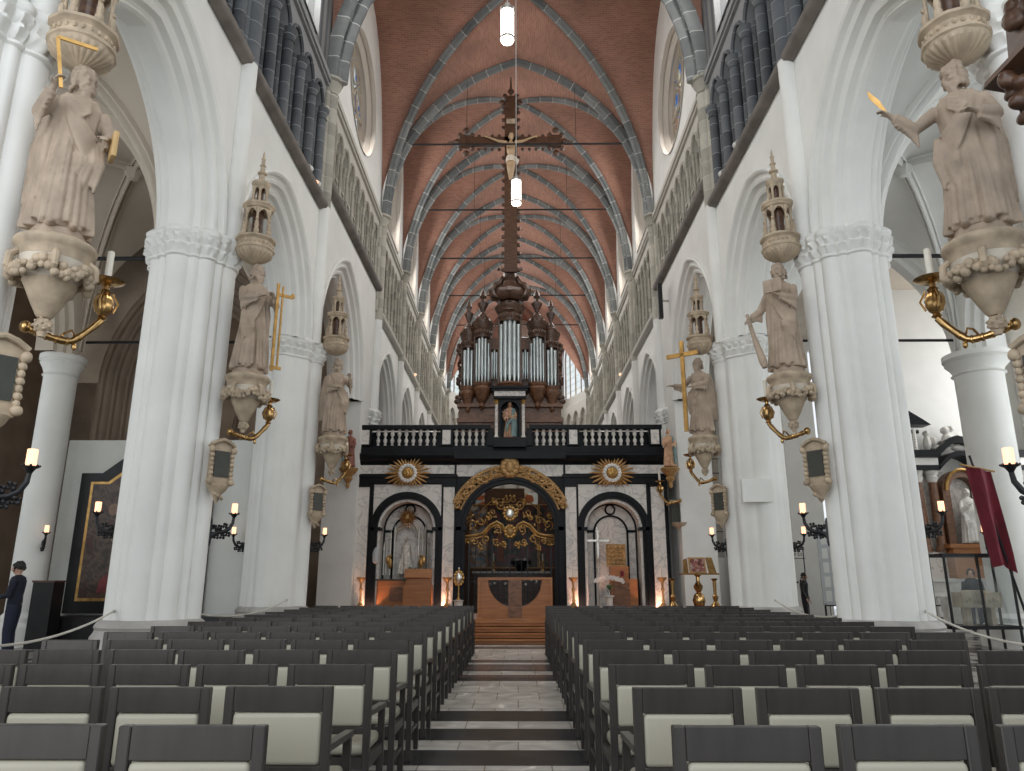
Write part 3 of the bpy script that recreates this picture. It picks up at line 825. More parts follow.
# left: transverse moulded arch into the brown transept
def trans_arch(s,xa,xb,y,zs,rise,ztop,prof,mt,nm,legs=True):
    g=G();xc=(xa+xb)/2;a=(xb-xa)/2
    loops=[[(xc+h,y+yy,zs+z) for h,z in arcpts(a,rise,14,ins)] for ins,yy in prof];K=len(loops[0])
    for A,B in zip(loops,loops[1:]): g.add(A+B,[(q,q+1,K+q+1,K+q) for q in range(K-1)])
    for A,B in zip(loops,loops[1:]) if legs else ():
        for e in(0,K-1):
            g.add([A[e],B[e],(B[e][0],B[e][1],0),(A[e][0],A[e][1],0)],[(0,1,2,3)])
    L=[(xc+h,zs+z) for h,z in arcpts(a,rise,14,0)];vs=[]
    for x,z in [(xa-.6,zs)]+L+[(xb+.6,zs)]: vs+=[(x,y,z),(x,y,ztop)]
    g.add(vs,[(2*q,2*q+2,2*q+3,2*q+1) for q in range(len(L)+1)])
    return build(g,nm,mt,kind='structure',ang=25)
MP=[(0,0)]
for k in range(6):
    b_=.3*k;MP+=[(.02+b_*.55,.05+b_),(.06+b_*.55,.02+b_),(.10+b_*.55,.08+b_),(.10+b_*.55,.2+b_),(.15+b_*.55,.26+b_)]
trans_arch(-1,-10.8,-5.9,18.3,6.3,3.6,10.6,MP,M['brown_stone'],'wall_left')
g=G();bx(g,-16,-5.6,25.5,25.8,0,12);bx(g,-16,-15.8,17.5,25.5,0,12);bx(g,-16,-5.6,17.5,25.8,11.2,11.3);build(g,'wall_left',M['brown_stone'],kind='structure',smooth=False)
trans_arch(-1,-10.0,-6.4,25.2,6.0,3.2,10.6,MP[:16],M['brown_stone'],'wall_left')
# right: white transept end with lancets, and chapel wall
g=G();bx(g,5.9,16,28.2,28.4,10.2,12)
xs=[7.0,8.3,9.55,10.9]
prev=5.9
for k in range(len(xs)-1):
    pass
WNX=[]
edges=[5.9]
for c in(7.35,8.6,9.9): edges+= [c-.35,c+.35]
edges.append(11.5)
for k in range(0,len(edges),2): bx(g,edges[k],edges[k+1],28.2,28.4,0,10.2)
for c in(7.35,8.6,9.9):
    bx(g,c-.35,c+.35,28.2,28.4,0,2.2);A=[(c+h,8.8+z) for h,z in arcpts(.35,.6,5)];vs=[]
    for x,z in A: vs+=[(x,28.2,z),(x,28.2,10.3)]
    g.add(vs,[(2*q,2*q+2,2*q+3,2*q+1) for q in range(len(A)-1)])
build(g,'wall_right',M['plaster'],kind='structure',smooth=False)
for c in(7.35,8.6,9.9):
    WN[0]+=1;g=G();gl=[(c-.35,28.3,2.2)]+[(c+h,28.3,8.8+z) for h,z in arcpts(.35,.6,5)]+[(c+.35,28.3,2.2)]
    g.add(gl,[tuple(range(len(gl)))]);w=build(g,'window_%d'%WN[0],M['glass'],kind='structure',smooth=False)
    g=G()
    for q in range(12): box(g,(c,28.27,2.6+q*.55),(.7,.03,.03))
    box(g,(c,28.27,5.5),(.03,.03,6.6));build(g,'window_tracery',M['iron'],w)
for c in(7.97,9.25):
    g=G();lathe(g,[(.3,0),(.3,.4),(.2,.6),(.2,7.4),(.3,7.7),(.3,7.85),(.2,7.9),(.2,11)],18,(c,27.9,0));build(g,'pillar',M['tan'],kind='structure')
# right: chapel wall behind the altar and a big transverse arch
g=G();bx(g,11.0,16,23.0,23.3,0,12);build(g,'wall_right',M['plaster'],kind='structure',smooth=False)
g=G();bx(g,15.9,16,17,28.4,0,12);bx(g,5.9,16,17.2,28.4,11.6,11.7);build(g,'wall_right',M['plaster'],kind='structure',smooth=False)
trans_arch(1,6.1,11.0,16.8,6.4,3.6,11.6,[(0,0),(.08,.0),(.1,.12),(.2,.14),(.22,.3),(.34,.32),(.36,.6)],M['plaster'],'wall_right',False)
trans_arch(1,11.1,15.6,16.8,6.4,3.4,11.6,[(0,0),(.08,.0),(.1,.12),(.2,.14),(.22,.3),(.34,.32),(.36,.6)],M['plaster'],'wall_right',False)
# choir aisles: closed dark walls behind the choir arches
for s,nm in SIDES:
    g=G();bx(g,s*8.5,s*8.7,28.5 if s>0 else 25.8,56,0,11);bx(g,s*5.9,s*8.7,28.5 if s>0 else 25.8,56,10.7,10.8)
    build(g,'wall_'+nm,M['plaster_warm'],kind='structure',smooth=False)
# ------------------------------------------------------------------ light, camera
w=bpy.data.worlds.new('World');SC.world=w;w.use_nodes=True
bg=w.node_tree.nodes['Background'];bg.inputs[0].default_value=(.88,.94,1.0,1);bg.inputs[1].default_value=1.3
def area(name,loc,rot,sx,sy,p,c=(1,1,1)):
    l=bpy.data.lights.new(name,'AREA');l.shape='RECTANGLE';l.size=sx;l.size_y=sy;l.energy=p;l.color=c
    o=bpy.data.objects.new(name,l);COL.objects.link(o);o.location=loc;o.rotation_euler=rot;return o
# great west window behind the visitor
area('west_window_daylight',(0,-3.5,11),(math.radians(78),0,0),9,12,640,(.93,.97,1))
area('chair_sheen_light',(-6.5,-3.0,2.2),(math.radians(92),0,math.radians(-12)),6,3.6,170,(1,.97,.93))  # added low light behind the camera, gives the left chairs a sheen
area('left_rear_sheen_light',(-9.5,-3.2,5.5),(math.radians(85),0,0),5,6,420,(.95,.98,1))  # added light at the left rear, brightens the left chair block
for s,nm in SIDES:
    for i in range(0,3):
        yc=(PY[i]+PY[i+1])/2
        area('aisle_window_daylight',(s*15.2,yc,5.2),(0,s*math.radians(90),0),4.5,2.4,70 if s<0 else 200,(.95,.98,1))
    for i in range(2,9):
        yc=(PY[i]+PY[i+1])/2
        area('clerestory_daylight',(s*4.9,yc,16.8),(0,s*math.radians(75 if i>3 else 55),0),3.5,2.,200 if i>3 else 300,(1,.98,.95))
area('apse_daylight',(0,53.3,16.5),(math.radians(-90),0,0),5,3.5,500)
area('transept_daylight',(15.4,22,7),(0,math.radians(90),0),5,5,350)
area('transept_daylight_left',(-15.4,21.5,8),(0,math.radians(-90),0),4,4,50,(1,.85,.7))
for (x,y,z) in ((-.16,9.1,9.0),(0.0,13.3,9.0)):
    l=bpy.data.lights.new('pendant_light','POINT');l.energy=60;l.color=(1,.88,.7);l.shadow_soft_size=.3
    o=bpy.data.objects.new('pendant_light_source',l);COL.objects.link(o);o.location=(x,y,z-.6)
cd=bpy.data.cameras.new('camera');cam=bpy.data.objects.new('camera',cd);COL.objects.link(cam);SC.camera=cam
cd.sensor_fit='HORIZONTAL';cd.sensor_width=36;cd.lens=36*740/1024;cd.clip_end=200;cd.clip_start=.05
cam.location=(0,0,1.4);cam.rotation_euler=(math.radians(90+14.726),0,.00784)
SC.view_settings.view_transform='Standard';SC.view_settings.look='None';SC.view_settings.gamma=1;SC.view_settings.use_curve_mapping=False
SC.view_settings.exposure=-0.3
cy=SC.cycles;cy.max_bounces=6;cy.diffuse_bounces=4;cy.glossy_bounces=3;cy.transparent_max_bounces=8;cy.sample_clamp_indirect=4;cy.use_denoising=True;cy.caustics_reflective=False;cy.caustics_refractive=False
try: cy.denoiser='OPENIMAGEDENOISE'
except Exception: pass
# ------------------------------------------------------------------ chairs
ORDN=['nearest','second','third','fourth','fifth','sixth','seventh','eighth','ninth','tenth','eleventh','twelfth','thirteenth','farthest']
CARD=['','second','third','fourth','fifth','sixth','seventh','eighth']
def make_chair(arm,w):
    t=thing('armchair' if arm else 'side_chair','x','chair')
    W=w/2-.021
    def P(name,fn,m='chair',sm=False):
        g=G();fn(g);return build(g,name,M[m],t,smooth=sm)
    # dark wood back: two posts and a broad top rail
    g=G();rbox(g,(0,0,.865),(w-.082,.030,.11),.004,1);build(g,'top_rail',M['chair'],t,ang=30)
    g=G();rbox(g,(0,0,.563),(w-.07,.028,.04),.005,1);build(g,'back_rail',M['chair'],t,ang=30)
    g=G();rbox(g,(0,.004,.695),(w-.085,.052,.225),.022,3);build(g,'back_cushion',M['cushion'],t,ang=60)
    g=G();rbox(g,(0,.25,.452),(w-.06,.42,.07),.028,3);build(g,'seat_cushion',M['cushion'],t,ang=60)
    g=G()
    for x in(-W,W): box(g,(x,.245,.385),(.03,.45,.06))
    box(g,(0,.455,.385),(2*W,.03,.06));box(g,(0,.02,.385),(2*W,.03,.06));build(g,'seat_frame',M['chair'],t,smooth=False)
    for x in(-W,W):
        g=G();rbox(g,(x,0,.46),(.042,.040,.92),.004,1);build(g,'leg',M['chair'],t,ang=30)
        h=.615 if arm else .42
        g=G();rbox(g,(x,.455,h/2),(.04,.045,h),.005,1);build(g,'leg',M['chair'],t,ang=30)
        if arm:
            g=G();beam(g,(x,0,.655),(x,.50,.628),.045,.03);build(g,'armrest',M['chair'],t,smooth=False)
        g=G();box(g,(x,.23,.2),(.022,.43,.03));build(g,'stretcher',M['chair'],t,smooth=False)
    return t
arm_p=make_chair(True,.50);side_p=make_chair(False,.468)
ua=us_=False
rows=[2.75+.93*i for i in range(14)]
for bi,(nm,n) in enumerate((('left',7),('right',7))):
    for i,y in enumerate(rows):
        cnt=n
        if nm=='left': cnt=7
        if nm=='right' and i==4: cnt=6
        for k in range(cnt):
            jx=random.uniform(-.008,.008);jy=random.uniform(-.02,.02);jr=random.uniform(-.012,.012)
            if k==0:
                off=.25
                wz=0
            else: off=.50+.06+(k-1)*(.515 if nm=='left' else .535)+.234
            if nm=='right' and i<2 and k==2: off+=.02
            if nm=='left' and k==6:
                if i in(3,4,5): continue
                if i>2: continue
            x=(-.855-off) if nm=='left' else (.53+off)
            pos='on the aisle' if k==0 else CARD[k]+' from the aisle'
            lab='dark-framed %s with cream cushions, %s, %s row of %s block'%('armchair' if k==0 else 'chair',pos,ORDN[i],nm)
            grp='cream-cushioned chairs in rows, %s block'%nm
            if k==0: place(arm_p,ua,(x+jx,y+jy,0),jr,lab,grp);ua=True
            else: place(side_p,us_,(x+jx,y+jy,0),jr,lab,grp);us_=True
# a few loose chairs beyond the right block
for j,(x,y) in enumerate(((4.55,3.72),(5.08,3.70),(4.6,4.7))):
    place(side_p,True,(x,y,0),.02,'dark chair with cream cushions, extra seat at the outer end of %s row, %s'%(ORDN[1+j//2],['inner','outer'][j%2]),'extra chairs at the right end')
# ------------------------------------------------------------------ figures
def hand(g,p,d,up,s=1.):
    p=Vector(p);d=Vector(d).normalized();u=Vector(up);u=(u-d*u.dot(d)).normalized();q=d.cross(u)
    R=Matrix((q,u,d)).transposed()
    ball(g,p+d*.045*s,(.04*s,.022*s,.055*s),10,8,R)
    for k,L in zip((-1.5,-.5,.5,1.5),(.055,.068,.065,.05)):
        a=p+d*.08*s+q*k*.02*s;b=a+d*L*.55*s-u*.006*s;c=b+d*L*.35*s-u*.03*s
        tube(g,[a,b,c],[.0115*s,.011*s,.009*s],7)
    a=p+d*.03*s+q*.035*s;tube(g,[a,a+q*.025*s+d*.02*s,a+q*.03*s+d*.055*s-u*.01*s],[.013*s,.012*s,.01*s],7)
def head(g,c,look=0.,tilt=0.,beard=.12,hair=.02,s=1.):
    """look = turn about z, figure faces -Y"""
    Rz=Matrix.Rotation(look,3,'Z')@Matrix.Rotation(tilt,3,'X');c=Vector(c)
    def p(x,y,z): return c+Rz@Vector((x*s,y*s,z*s))
    ball(g,p(0,0,0),(.078*s,.098*s,.118*s),16,12,Rz)
    ball(g,p(0,-.03,-.06),(.055*s,.065*s,.06*s),12,8,Rz)
    tube(g,[p(0,-.088,.025),p(0,-.118,-.018),p(0,-.095,-.028)],[.009*s,.017*s,.014*s],8)
    for x in(-.032,.032):
        ball(g,p(x,-.083,.012),(.016*s,.010*s,.011*s),8,6,Rz);tube(g,[p(x-.025,-.083,.03),p(x,-.094,.037),p(x+.022,-.084,.03)],.009*s,6)
    ball(g,p(-.08,.01,-.01),(.014*s,.024*s,.034*s),8,6,Rz);ball(g,p(.08,.01,-.01),(.014*s,.024*s,.034*s),8,6,Rz)
    ball(g,p(0,-.098,-.052),(.024*s,.012*s,.008*s),8,6,Rz)
    return p,Rz
def hair_(g,p,Rz,s=1.,n=60,longh=.12,rnd=None):
    rnd=rnd or random.Random(3)
    ball(g,p(0,.02,.03),(.093*s,.10*s,.105*s),14,10,Rz)
    for k in range(n):
        a=rnd.uniform(.35,2*pi-.35)-pi/2;z=rnd.uniform(-longh,.11);r=.092*math.sqrt(max(.08,1-(max(0,z)/.125)**2))
        ball(g,p(r*cos(a),.012+r*sin(a)*1.1,z),rnd.uniform(.018,.028)*s,8,6)
def beard_(g,p,L,s=1.,rnd=None):
    rnd=rnd or random.Random(5)
    for k in range(30):
        t=rnd.random();x=rnd.uniform(-.06,.06)*(1-t*.75)
        a=p(x,-.07-.03*(1-abs(x)/.07),-.055-.3*L*t);b=p(x*.8,-.085,-.055-.3*L*t-.05);tube(g,[a,b],[.017*s,.010*s],6)
def robe(g,H,seed,lean=0.,hem=.30,twist=.4,nf=11):
    rnd=random.Random(seed);sh=H*.82
    prof=[(hem*.98,.02),(hem,.05),(hem*.93,.25),(hem*.84,.55),(hem*.78,.80),(.225,.98),(.215,1.12),(.225,1.25),(.232,1.36),(.20,1.45),(.11,1.51),(.065,1.55)]
    k=H/1.8;n=72;vs=[];ph=[rnd.uniform(0,6) for _ in range(4)]
    pr=[]
    for i in range(len(prof)-1):
        for j in range(4):
            t=j/4;pr.append((prof[i][0]*(1-t)+prof[i+1][0]*t,prof[i][1]*(1-t)+prof[i+1][1]*t))
    pr.append(prof[-1])
    for r,z in pr:
        amp=.17*max(0,min(1,(1.2-z)/.7))+.03*(z<1.4)
        cx=lean*sin(z/1.5*pi)*.5
        for i in range(n):
            a=2*pi*i/n
            f=1+amp*(sin(nf*a+twist*z*3+ph[0])*.6+sin((nf+5)*a-twist*z*2+ph[1])*.4+.5*sin(5*a+ph[2]+z*1.3))
            vs.append(((r*f*cos(a)+cx)*k,(r*f*sin(a)*.78)*k,z*k))
    m=len(pr);fs=[(j*n+i,j*n+(i+1)%n,(j+1)*n+(i+1)%n,(j+1)*n+i) for j in range(m-1) for i in range(n)]
    fs.append(tuple(reversed(range(n))));fs.append(tuple((m-1)*n+i for i in range(n)))
    g.add(vs,fs)
def drape(g,rnd,k,side=1):
    """mantle: hanging folds from one shoulder, swags across the front to the opposite hip, tail at the side"""
    for j in range(7):
        t=j/6
        top=Vector((side*(.17-.05*t),-.12-.03*t,1.40-.03*j));bot=Vector((-side*(.20-.01*t),-.16,1.02-.055*j))
        mid=(top+bot)/2+Vector((0,-.11-.01*t,-.07-.06*t))
        pts=[top*(1-u)**2+mid*2*u*(1-u)+bot*u*u for u in [q/8 for q in range(9)]]
        tube(g,[p*k for p in pts],[.026*k*(.6+.6*sin(pi*q/8)) for q in range(9)],8)
    for j in range(6):
        x=-side*(.24-.035*j);z0=1.02-.04*j;z1=.45+.06*(j%3)
        tube(g,[Vector((x,-.13-.012*j,z0))*k,Vector((x-.02*side,-.20-.006*j,(z0+z1)/2))*k,Vector((x+.015*side,-.19,z1))*k],[.032*k,.044*k,.016*k],8)
    for j in range(5):   # cloak behind the shoulder down to the calf
        x=side*(.20+.018*j);y=-.08+.07*j
        tube(g,[Vector((x*.9,y*.8,1.40))*k,Vector((x*1.15,y,.95))*k,Vector((x*1.22,y,.30))*k],[.035*k,.055*k,.03*k],8)
    for j in range(8):   # long skirt folds
        a=-pi/2+(-.9+1.8*j/7)+rnd.uniform(-.06,.06)
        tube(g,[Vector((.18*cos(a),.16*sin(a),.98))*k,Vector((.25*cos(a),.215*sin(a),.5))*k,Vector((.29*cos(a),.25*sin(a),.07))*k],[.014*k,.030*k,.036*k],8)
def arm(g,sh,el,ha,k,loose=1.,hs=1.1,fd=None):
    sh,el,ha=[Vector(p)*k for p in(sh,el,ha)]
    tube(g,[sh,(sh+el)/2,el,(el*.55+ha*.45),el*.2+ha*.8],[.078*k,.072*k*loose,.068*k*loose,.062*k*loose,.058*k],12)
    for q in range(6):
        t=q*.15;c=el*(1-t)+ha*t;tube(g,[c+Vector((0,.01,.02))*k,c+Vector((0,.0,-.10))*k,c+Vector((.01,.01,-.20+.03*q))*k],[.03*k,.032*k,.012*k],6)
    for q in range(4):
        t=.15+.22*q;c=sh*(1-t)+el*t;d2=(el-sh).normalized();o_=d2.cross(Vector((0,1,.3))).normalized()*.055*k;tube(g,[c+o_,c+Vector((0,-.07*k,0)),c-o_],.017*k,6)
    tube(g,[el,ha],[.05*k,.032*k],10)
    d=(ha-el).normalized() if fd is None else Vector(fd)
    hand(g,ha-d*.02,d,(0,-.3,1),hs*k)
def statue(name,label,loc,rz,H=1.8,seed=1,arms=(),look=0,tilt=.1,beard=1.,mirror=1,vox=.0125,bookat=None,mt='statue',group='stone apostle statues on the nave piers'):
    t=thing(name,label,'statue',loc,rz,group)
    g=G();k=H/1.8;rnd=random.Random(seed)
    robe(g,H,seed,lean=.05*mirror)
    drape(g,rnd,k,mirror)
    tube(g,[Vector((0,0,1.45))*k,Vector((0,-.02,1.62))*k],[.075*k,.055*k],12)
    for a in arms: arm(g,*a,k)
    for j in range(4): tube(g,[Vector((-.15+.01*j,-.08,1.47-.02*j))*k,Vector((-.07,-.17-.012*j,1.40-.045*j))*k,Vector((.01,-.19-.012*j,1.36-.055*j))*k,Vector((.08,-.17-.012*j,1.40-.045*j))*k,Vector((.15-.01*j,-.08,1.47-.02*j))*k],.017*k,7)
    p,R=head(g,Vector((0,-.04,1.70))*k,look,tilt,s=k*1.18)
    hair_(g,p,R,k*1.18,60,.12,rnd)
    ball(g,p(0,-.05,-.10),(.05*k,.055*k,.07*k),10,8)
    if beard: beard_(g,p,beard,k*1.18,rnd)
    for x in(-.10,.10): ball(g,(x*k,-.24*k,.03*k),(.045*k,.10*k,.035*k),10,8)
    remeshed(g,'body',M[mt],t,vox*k,1)
    g=G();lathe(g,[(.27,-.10),(.29,-.08),(.26,-.03),(.25,.02),(.2,.03)],20,mod=lambda a,z:1+.05*sin(a*5+z*20));build(g,'rock_base',M[mt],t)
    return t
# ---------------- canopy, corbel, plaque, brass arm, sconce prototypes
def make_canopy():
    t=thing('statue_canopy','x','canopy')
    g=G();n=48
    lathe(g,[(.02,.0),(.05,.01),(.13,.04),(.21,.09),(.27,.15),(.29,.19),(.30,.21)],96,mod=lambda a,z:1+.09*abs(sin(a*12))*(z<.18));build(g,'shell_bowl',M['canopy'],t)
    g=G();lathe(g,[(.29,.2),(.315,.22),(.315,.25),(.285,.27),(.275,.36),(.29,.38),(.32,.40),(.325,.43),(.28,.44),(.05,.44)],n,mod=lambda a,z:1+.02*cos(a*8))
    for i in range(24):
        a=2*pi*i/24;ball(g,(.283*cos(a),.283*sin(a),.315),(.022,.022,.03),6,5)
    build(g,'parapet',M['canopy'],t)
    def tier(z0,z1,R,nc,name,fig):
        for i in range(nc):
            a=2*pi*(i+.5)/nc
            g=G();x,y=R*cos(a),R*sin(a)
            lathe(g,[(.035,z0),(.038,z0+.03),(.022,z0+.05),(.020,z1-.1),(.034,z1-.06),(.036,z1-.02)],10,(x,y,0))
            if fig: # small caryatid in front of the column
                ball(g,(x*1.12,y*1.12,z0+.30),.026,8,6);ball(g,(x*1.12,y*1.12,z0+.18),(.035,.035,.09),8,6);ball(g,(x*1.12,y*1.12,z0+.07),(.045,.045,.07),8,6)
            build(g,'column',M['canopy'],t)
        g=G()
        for i in range(nc):
            a0=2*pi*(i+.5)/nc;a1=2*pi*(i+1.5)/nc;m=7
            for q in range(m):
                u0=q/m;u1=(q+1)/m;h=lambda u:z1-.16+.12*sin(pi*u)
                c0,c1=a0+(a1-a0)*u0,a0+(a1-a0)*u1
                vs=[]
                for rr in(R*1.02,R*.9):
                    for (c,u) in((c0,u0),(c1,u1)): vs+=[(rr*cos(c),rr*sin(c),h(u)),(rr*cos(c),rr*sin(c),z1)]
                g.add(vs,[(0,2,3,1),(4,5,7,6),(0,4,6,2)])
        lathe(g,[(R*1.0,z1-.02),(R*1.15,z1),(R*1.18,z1+.03),(R*1.28,z1+.05),(R*1.28,z1+.08),(R*.8,z1+.09),(.02,z1+.10)],n,mod=lambda a,z:1+.03*cos(a*nc))
        build(g,name,M['canopy'],t)
        g=G();lathe(g,[(R*.45,z0),(R*.45,z1)],12);build(g,'shade_core',M['darkwood'],t)  # dark core put in for the shade inside the open tier
    tier(.44,.98,.205,6,'arcade_tier',True)
    tier(1.06,1.42,.12,6,'lantern_tier',False)
    g=G();lathe(g,[(.12,1.5),(.10,1.53),(.05,1.57),(.045,1.66),(.075,1.68),(.075,1.71),(.04,1.73),(.035,1.82),(.055,1.84),(.03,1.87),(.028,1.96),(.04,1.98),(.02,2.0),(.015,2.08),(.0,2.14)],20,mod=lambda a,z:1+.08*cos(a*6));build(g,'spire',M['canopy'],t)
    return t
def make_corbel():
    t=thing('statue_corbel','x','corbel')
    g=G();lathe(g,[(.30,-.20),(.31,-.12),(.325,-.10),(.345,-.07),(.35,-.04),(.34,-.02),(.31,0),(.02,.005)],40);build(g,'rim',M['canopy'],t)
    g=G();lathe(g,[(.20,-.40),(.25,-.34),(.28,-.26),(.30,-.19)],40);build(g,'drum',M['corbel_white'],t)
    g=G();rnd=random.Random(11)
    for i in range(40):
        a=2*pi*i/40;z=-.29-.08*abs(sin(a*2.5))
        for q in range(3): ball(g,((.33+rnd.uniform(-.02,.02))*cos(a+rnd.uniform(-.05,.05)),(.31+rnd.uniform(-.02,.02))*sin(a),z+rnd.uniform(-.05,.05)),rnd.uniform(.028,.05),8,6)
    for i in range(5):
        a=2*pi*i/5+.3;tube(g,[(.30*cos(a),.30*sin(a),-.17),(.36*cos(a),.36*sin(a),-.22),(.37*cos(a),.37*sin(a),-.33),(.31*cos(a),.31*sin(a),-.40)],[.03,.035,.03,.015],8)
    build(g,'fruit_garland',M['canopy'],t)
    g=G();lathe(g,[(.05,-.74),(.07,-.72),(.12,-.62),(.19,-.46),(.22,-.40)],48,mod=lambda a,z:1+.05*abs(sin(a*10)));build(g,'fluted_cone',M['canopy'],t)
    g=G();ball(g,(0,0,-.81),.075,16,12)
    for i in range(24):
        a=i*2.4;z=-.81+.07*(1-2*i/23);r=math.sqrt(max(0,.075**2-(z+.81)**2));ball(g,(r*cos(a),r*sin(a),z),.016,6,5)
    lathe(g,[(.03,-.92),(.045,-.88),(.03,-.86)],12);build(g,'pendant_ball',M['canopy'],t)
    return t
def make_plaque():
    """text plaque; front faces -Y"""
    t=thing('carved_plaque','x','plaque')
    g=G();prism(g,[(-.17,.0),(.17,0),(.19,.06),(.17,.12),(.17,.58),(.20,.62),(.15,.68),(.0,.72),(-.15,.68),(-.20,.62),(-.17,.58),(-.17,.12),(-.19,.06)],(0,0,0),(1,0,0),(0,0,1),(0,.09,0),1)
    for x in(-.17,.17):
        for q in range(7): ball(g,(x,-.01,.12+q*.07),(.035+.008*(q%2),.04,.04),8,6)
        ball(g,(x*1.1,-.02,.56),(.05,.045,.055),10,8);ball(g,(x*1.05,-.02,.06),(.055,.045,.05),10,8)
    tube(g,[(-.2,-.02,.63),(-.1,-.03,.69),(0,-.03,.72),(.1,-.03,.69),(.2,-.02,.63)],.03,8)
    build(g,'frame',M['canopy'],t)
    g=G();box(g,(0,-.012,.34),(.25,.02,.40));build(g,'slate_panel',M['slate'],t,smooth=False)
    g=G()
    lathe(g,[(.01,-.26),(.04,-.22),(.06,-.14),(.13,-.06),(.16,.0)],16,(0,.05,0));
    for q in range(9): ball(g,(.10*cos(q*.7)*(1-q*.06),.0+.05*sin(q*.7),-.02-.022*q),.035-.001*q,8,6)
    build(g,'pendant_scroll',M['canopy'],t)
    return t
def make_brass():
    """root at wall; reaches along +X and up"""
    t=thing('candle_bracket','x','candle bracket')
    g=G();pts=[]
    for q in range(15):
        u=q/14;x=.62*u;z=-.02-.07*sin(pi*u*.9)+ (.30*max(0,u-.62)**1.1*2.2)
        pts.append((x,0,z))
    rs=[.028+.012*abs(sin(q*1.1)) for q in range(15)]
    tube(g,pts,rs,12);ball(g,(.0,0,-.02),(.05,.06,.06),12,8);ball(g,(.42,0,-.13),(.025,.025,.04),8,6)
    for q in range(5): ball(g,(pts[2+q*2][0],0,pts[2+q*2][2]),(.022,.045,.045),10,6)
    tube(g,[(.30,0,-.05),(.33,.03,.0),(.38,0,.03),(.40,-.02,-.02)],.012,6)
    build(g,'arm',M['brass'],t)
    ex,ez=pts[-1][0],pts[-1][2]
    g=G();lathe(g,[(.02,0),(.05,.02),(.03,.05),(.06,.08),(.085,.14),(.09,.20),(.07,.26),(.04,.29),(.055,.31),(.03,.33),(.03,.37),(.05,.38)],20,(ex,0,ez),mod=lambda a,z:1+.06*cos(a*8))
    for a in(0,2.1,4.2): tube(g,[(ex+.09*cos(a),.09*sin(a),ez+.10),(ex+.13*cos(a),.13*sin(a),ez+.2),(ex+.07*cos(a),.07*sin(a),ez+.30)],.012,6)
    build(g,'urn',M['brass'],t)
    g=G();lathe(g,[(.03,.38),(.10,.385),(.16,.42),(.165,.425),(.155,.43),(.1,.40),(.045,.40),(.045,.44),(.0,.44)],28,(ex,0,ez));build(g,'drip_pan',M['brass'],t)
    g=G();lathe(g,[(.034,.44),(.034,.74),(.028,.745),(.0,.74)],14,(ex,0,ez));cyl(g,(ex,0,ez+.74),(ex,0,ez+.76),.003,n=5);build(g,'candle',M['wax'],t)
    return t
def make_sconce():
    """black iron arm with a lit glass; reaches along +X"""
    t=thing('wall_sconce','x','wall sconce')
    g=G();box(g,(0,0,-.30),(.03,.10,.34));ball(g,(0,0,-.13),(.02,.05,.05),8,6);ball(g,(0,0,-.47),(.02,.05,.05),8,6);build(g,'wall_plate',M['iron'],t)
    g=G();pts=[(0,0,-.40),(.05,0,-.33),(.12,0,-.30),(.20,0,-.29),(.28,0,-.24),(.33,0,-.15),(.34,0,-.06)]
    tube(g,pts,[.026,.034,.03,.034,.03,.026,.022],8)
    tube(g,[(.02,0,-.2),(.08,0,-.24),(.12,0,-.30)],.014,6)
    for (x,z) in((.06,-.22),(.10,-.36),(.14,-.22),(.19,-.36),(.22,-.19),(.03,-.33),(.27,-.32),(.12,-.27)):
        for a in range(4): ball(g,(x+.028*cos(a*pi/2+.6),.0+.014*(-1)**a,z+.028*sin(a*pi/2+.6)),(.023,.018,.023),6,5)
        cyl(g,(x,0,z),(x+.02,0,-.29),.008,n=5)
    build(g,'arm',M['iron'],t)
    g=G();lathe(g,[(.02,-.07),(.03,-.05),(.05,-.02),(.075,-.01),(.078,.0),(.02,.002)],16,(.34,0,0))
    for a in range(8): ball(g,(.34+.075*cos(a*pi/4),.075*sin(a*pi/4),.005),.012,6,4)
    build(g,'drip_pan',M['iron'],t)
    g=G();lathe(g,[(.042,.0),(.045,.02),(.045,.155),(.041,.16),(.0,.16)],16,(.34,0,0));build(g,'lamp_glass',M['glowcandle'],t)
    return t
cano=make_canopy();corb=make_corbel();plq=make_plaque();brs=make_brass();sco=make_sconce()
SY=[6.4,11.5,17.2];DZ=[-.19,-.08,0]
who=['nearest','middle','farthest']
uc=False
for s,nm in SIDES:
    for i,y in enumerate(SY):
        X=s*4.36;z0=4.66+DZ[i]
        place(corb,uc,(X,y,z0),.4*i,'carved stone corbel with fruit garland under the %s statue, %s side'%(who[i],nm),'corbels under the apostle statues')
        place(cano,uc,(s*4.44,y,6.60+(-.20,-.05,.08)[i]),.3*i,'tiered stone canopy with spire above the %s statue, %s side'%(who[i],nm),'canopies over the apostle statues')
        place(plq,uc,(s*4.60,y-.12,2.80),(-s*.9),'carved stone plaque with dark text panel below the %s statue, %s side'%(who[i],nm),'plaques below the statues')
        rz=(math.radians(42) if s<0 else math.radians(180-42))
        place(brs,uc,(s*4.62,y+.14,3.72),rz,'gilt brass arm holding tall candle below the %s statue, %s side'%(who[i],nm),'brass candle arms on the piers')
        # iron sconces nave side
        rz=(math.radians(35) if s<0 else math.radians(145))
        place(sco,uc,(s*4.80,y+.2,2.42),rz,'black iron sconce with lit amber glass, nave face of %s %s pier'%(who[i],nm),'iron sconces with amber lights')
        uc=True
        rz=(math.radians(200) if s<0 else math.radians(-20))
        place(sco,True,(s*6.22,y+.2,2.42),rz,'black iron sconce with lit amber glass, aisle side of %s %s pier'%(who[i],nm),'iron sconces with amber lights')
place(sco,True,(-10.72,16.95,2.42),math.radians(-50),'black iron sconce with lit amber glass on the round left aisle column','iron sconces with amber lights')
place(sco,True,(10.50,16.95,2.42),math.radians(230),'black iron sconce with lit amber glass on the round right aisle column','iron sconces with amber lights')
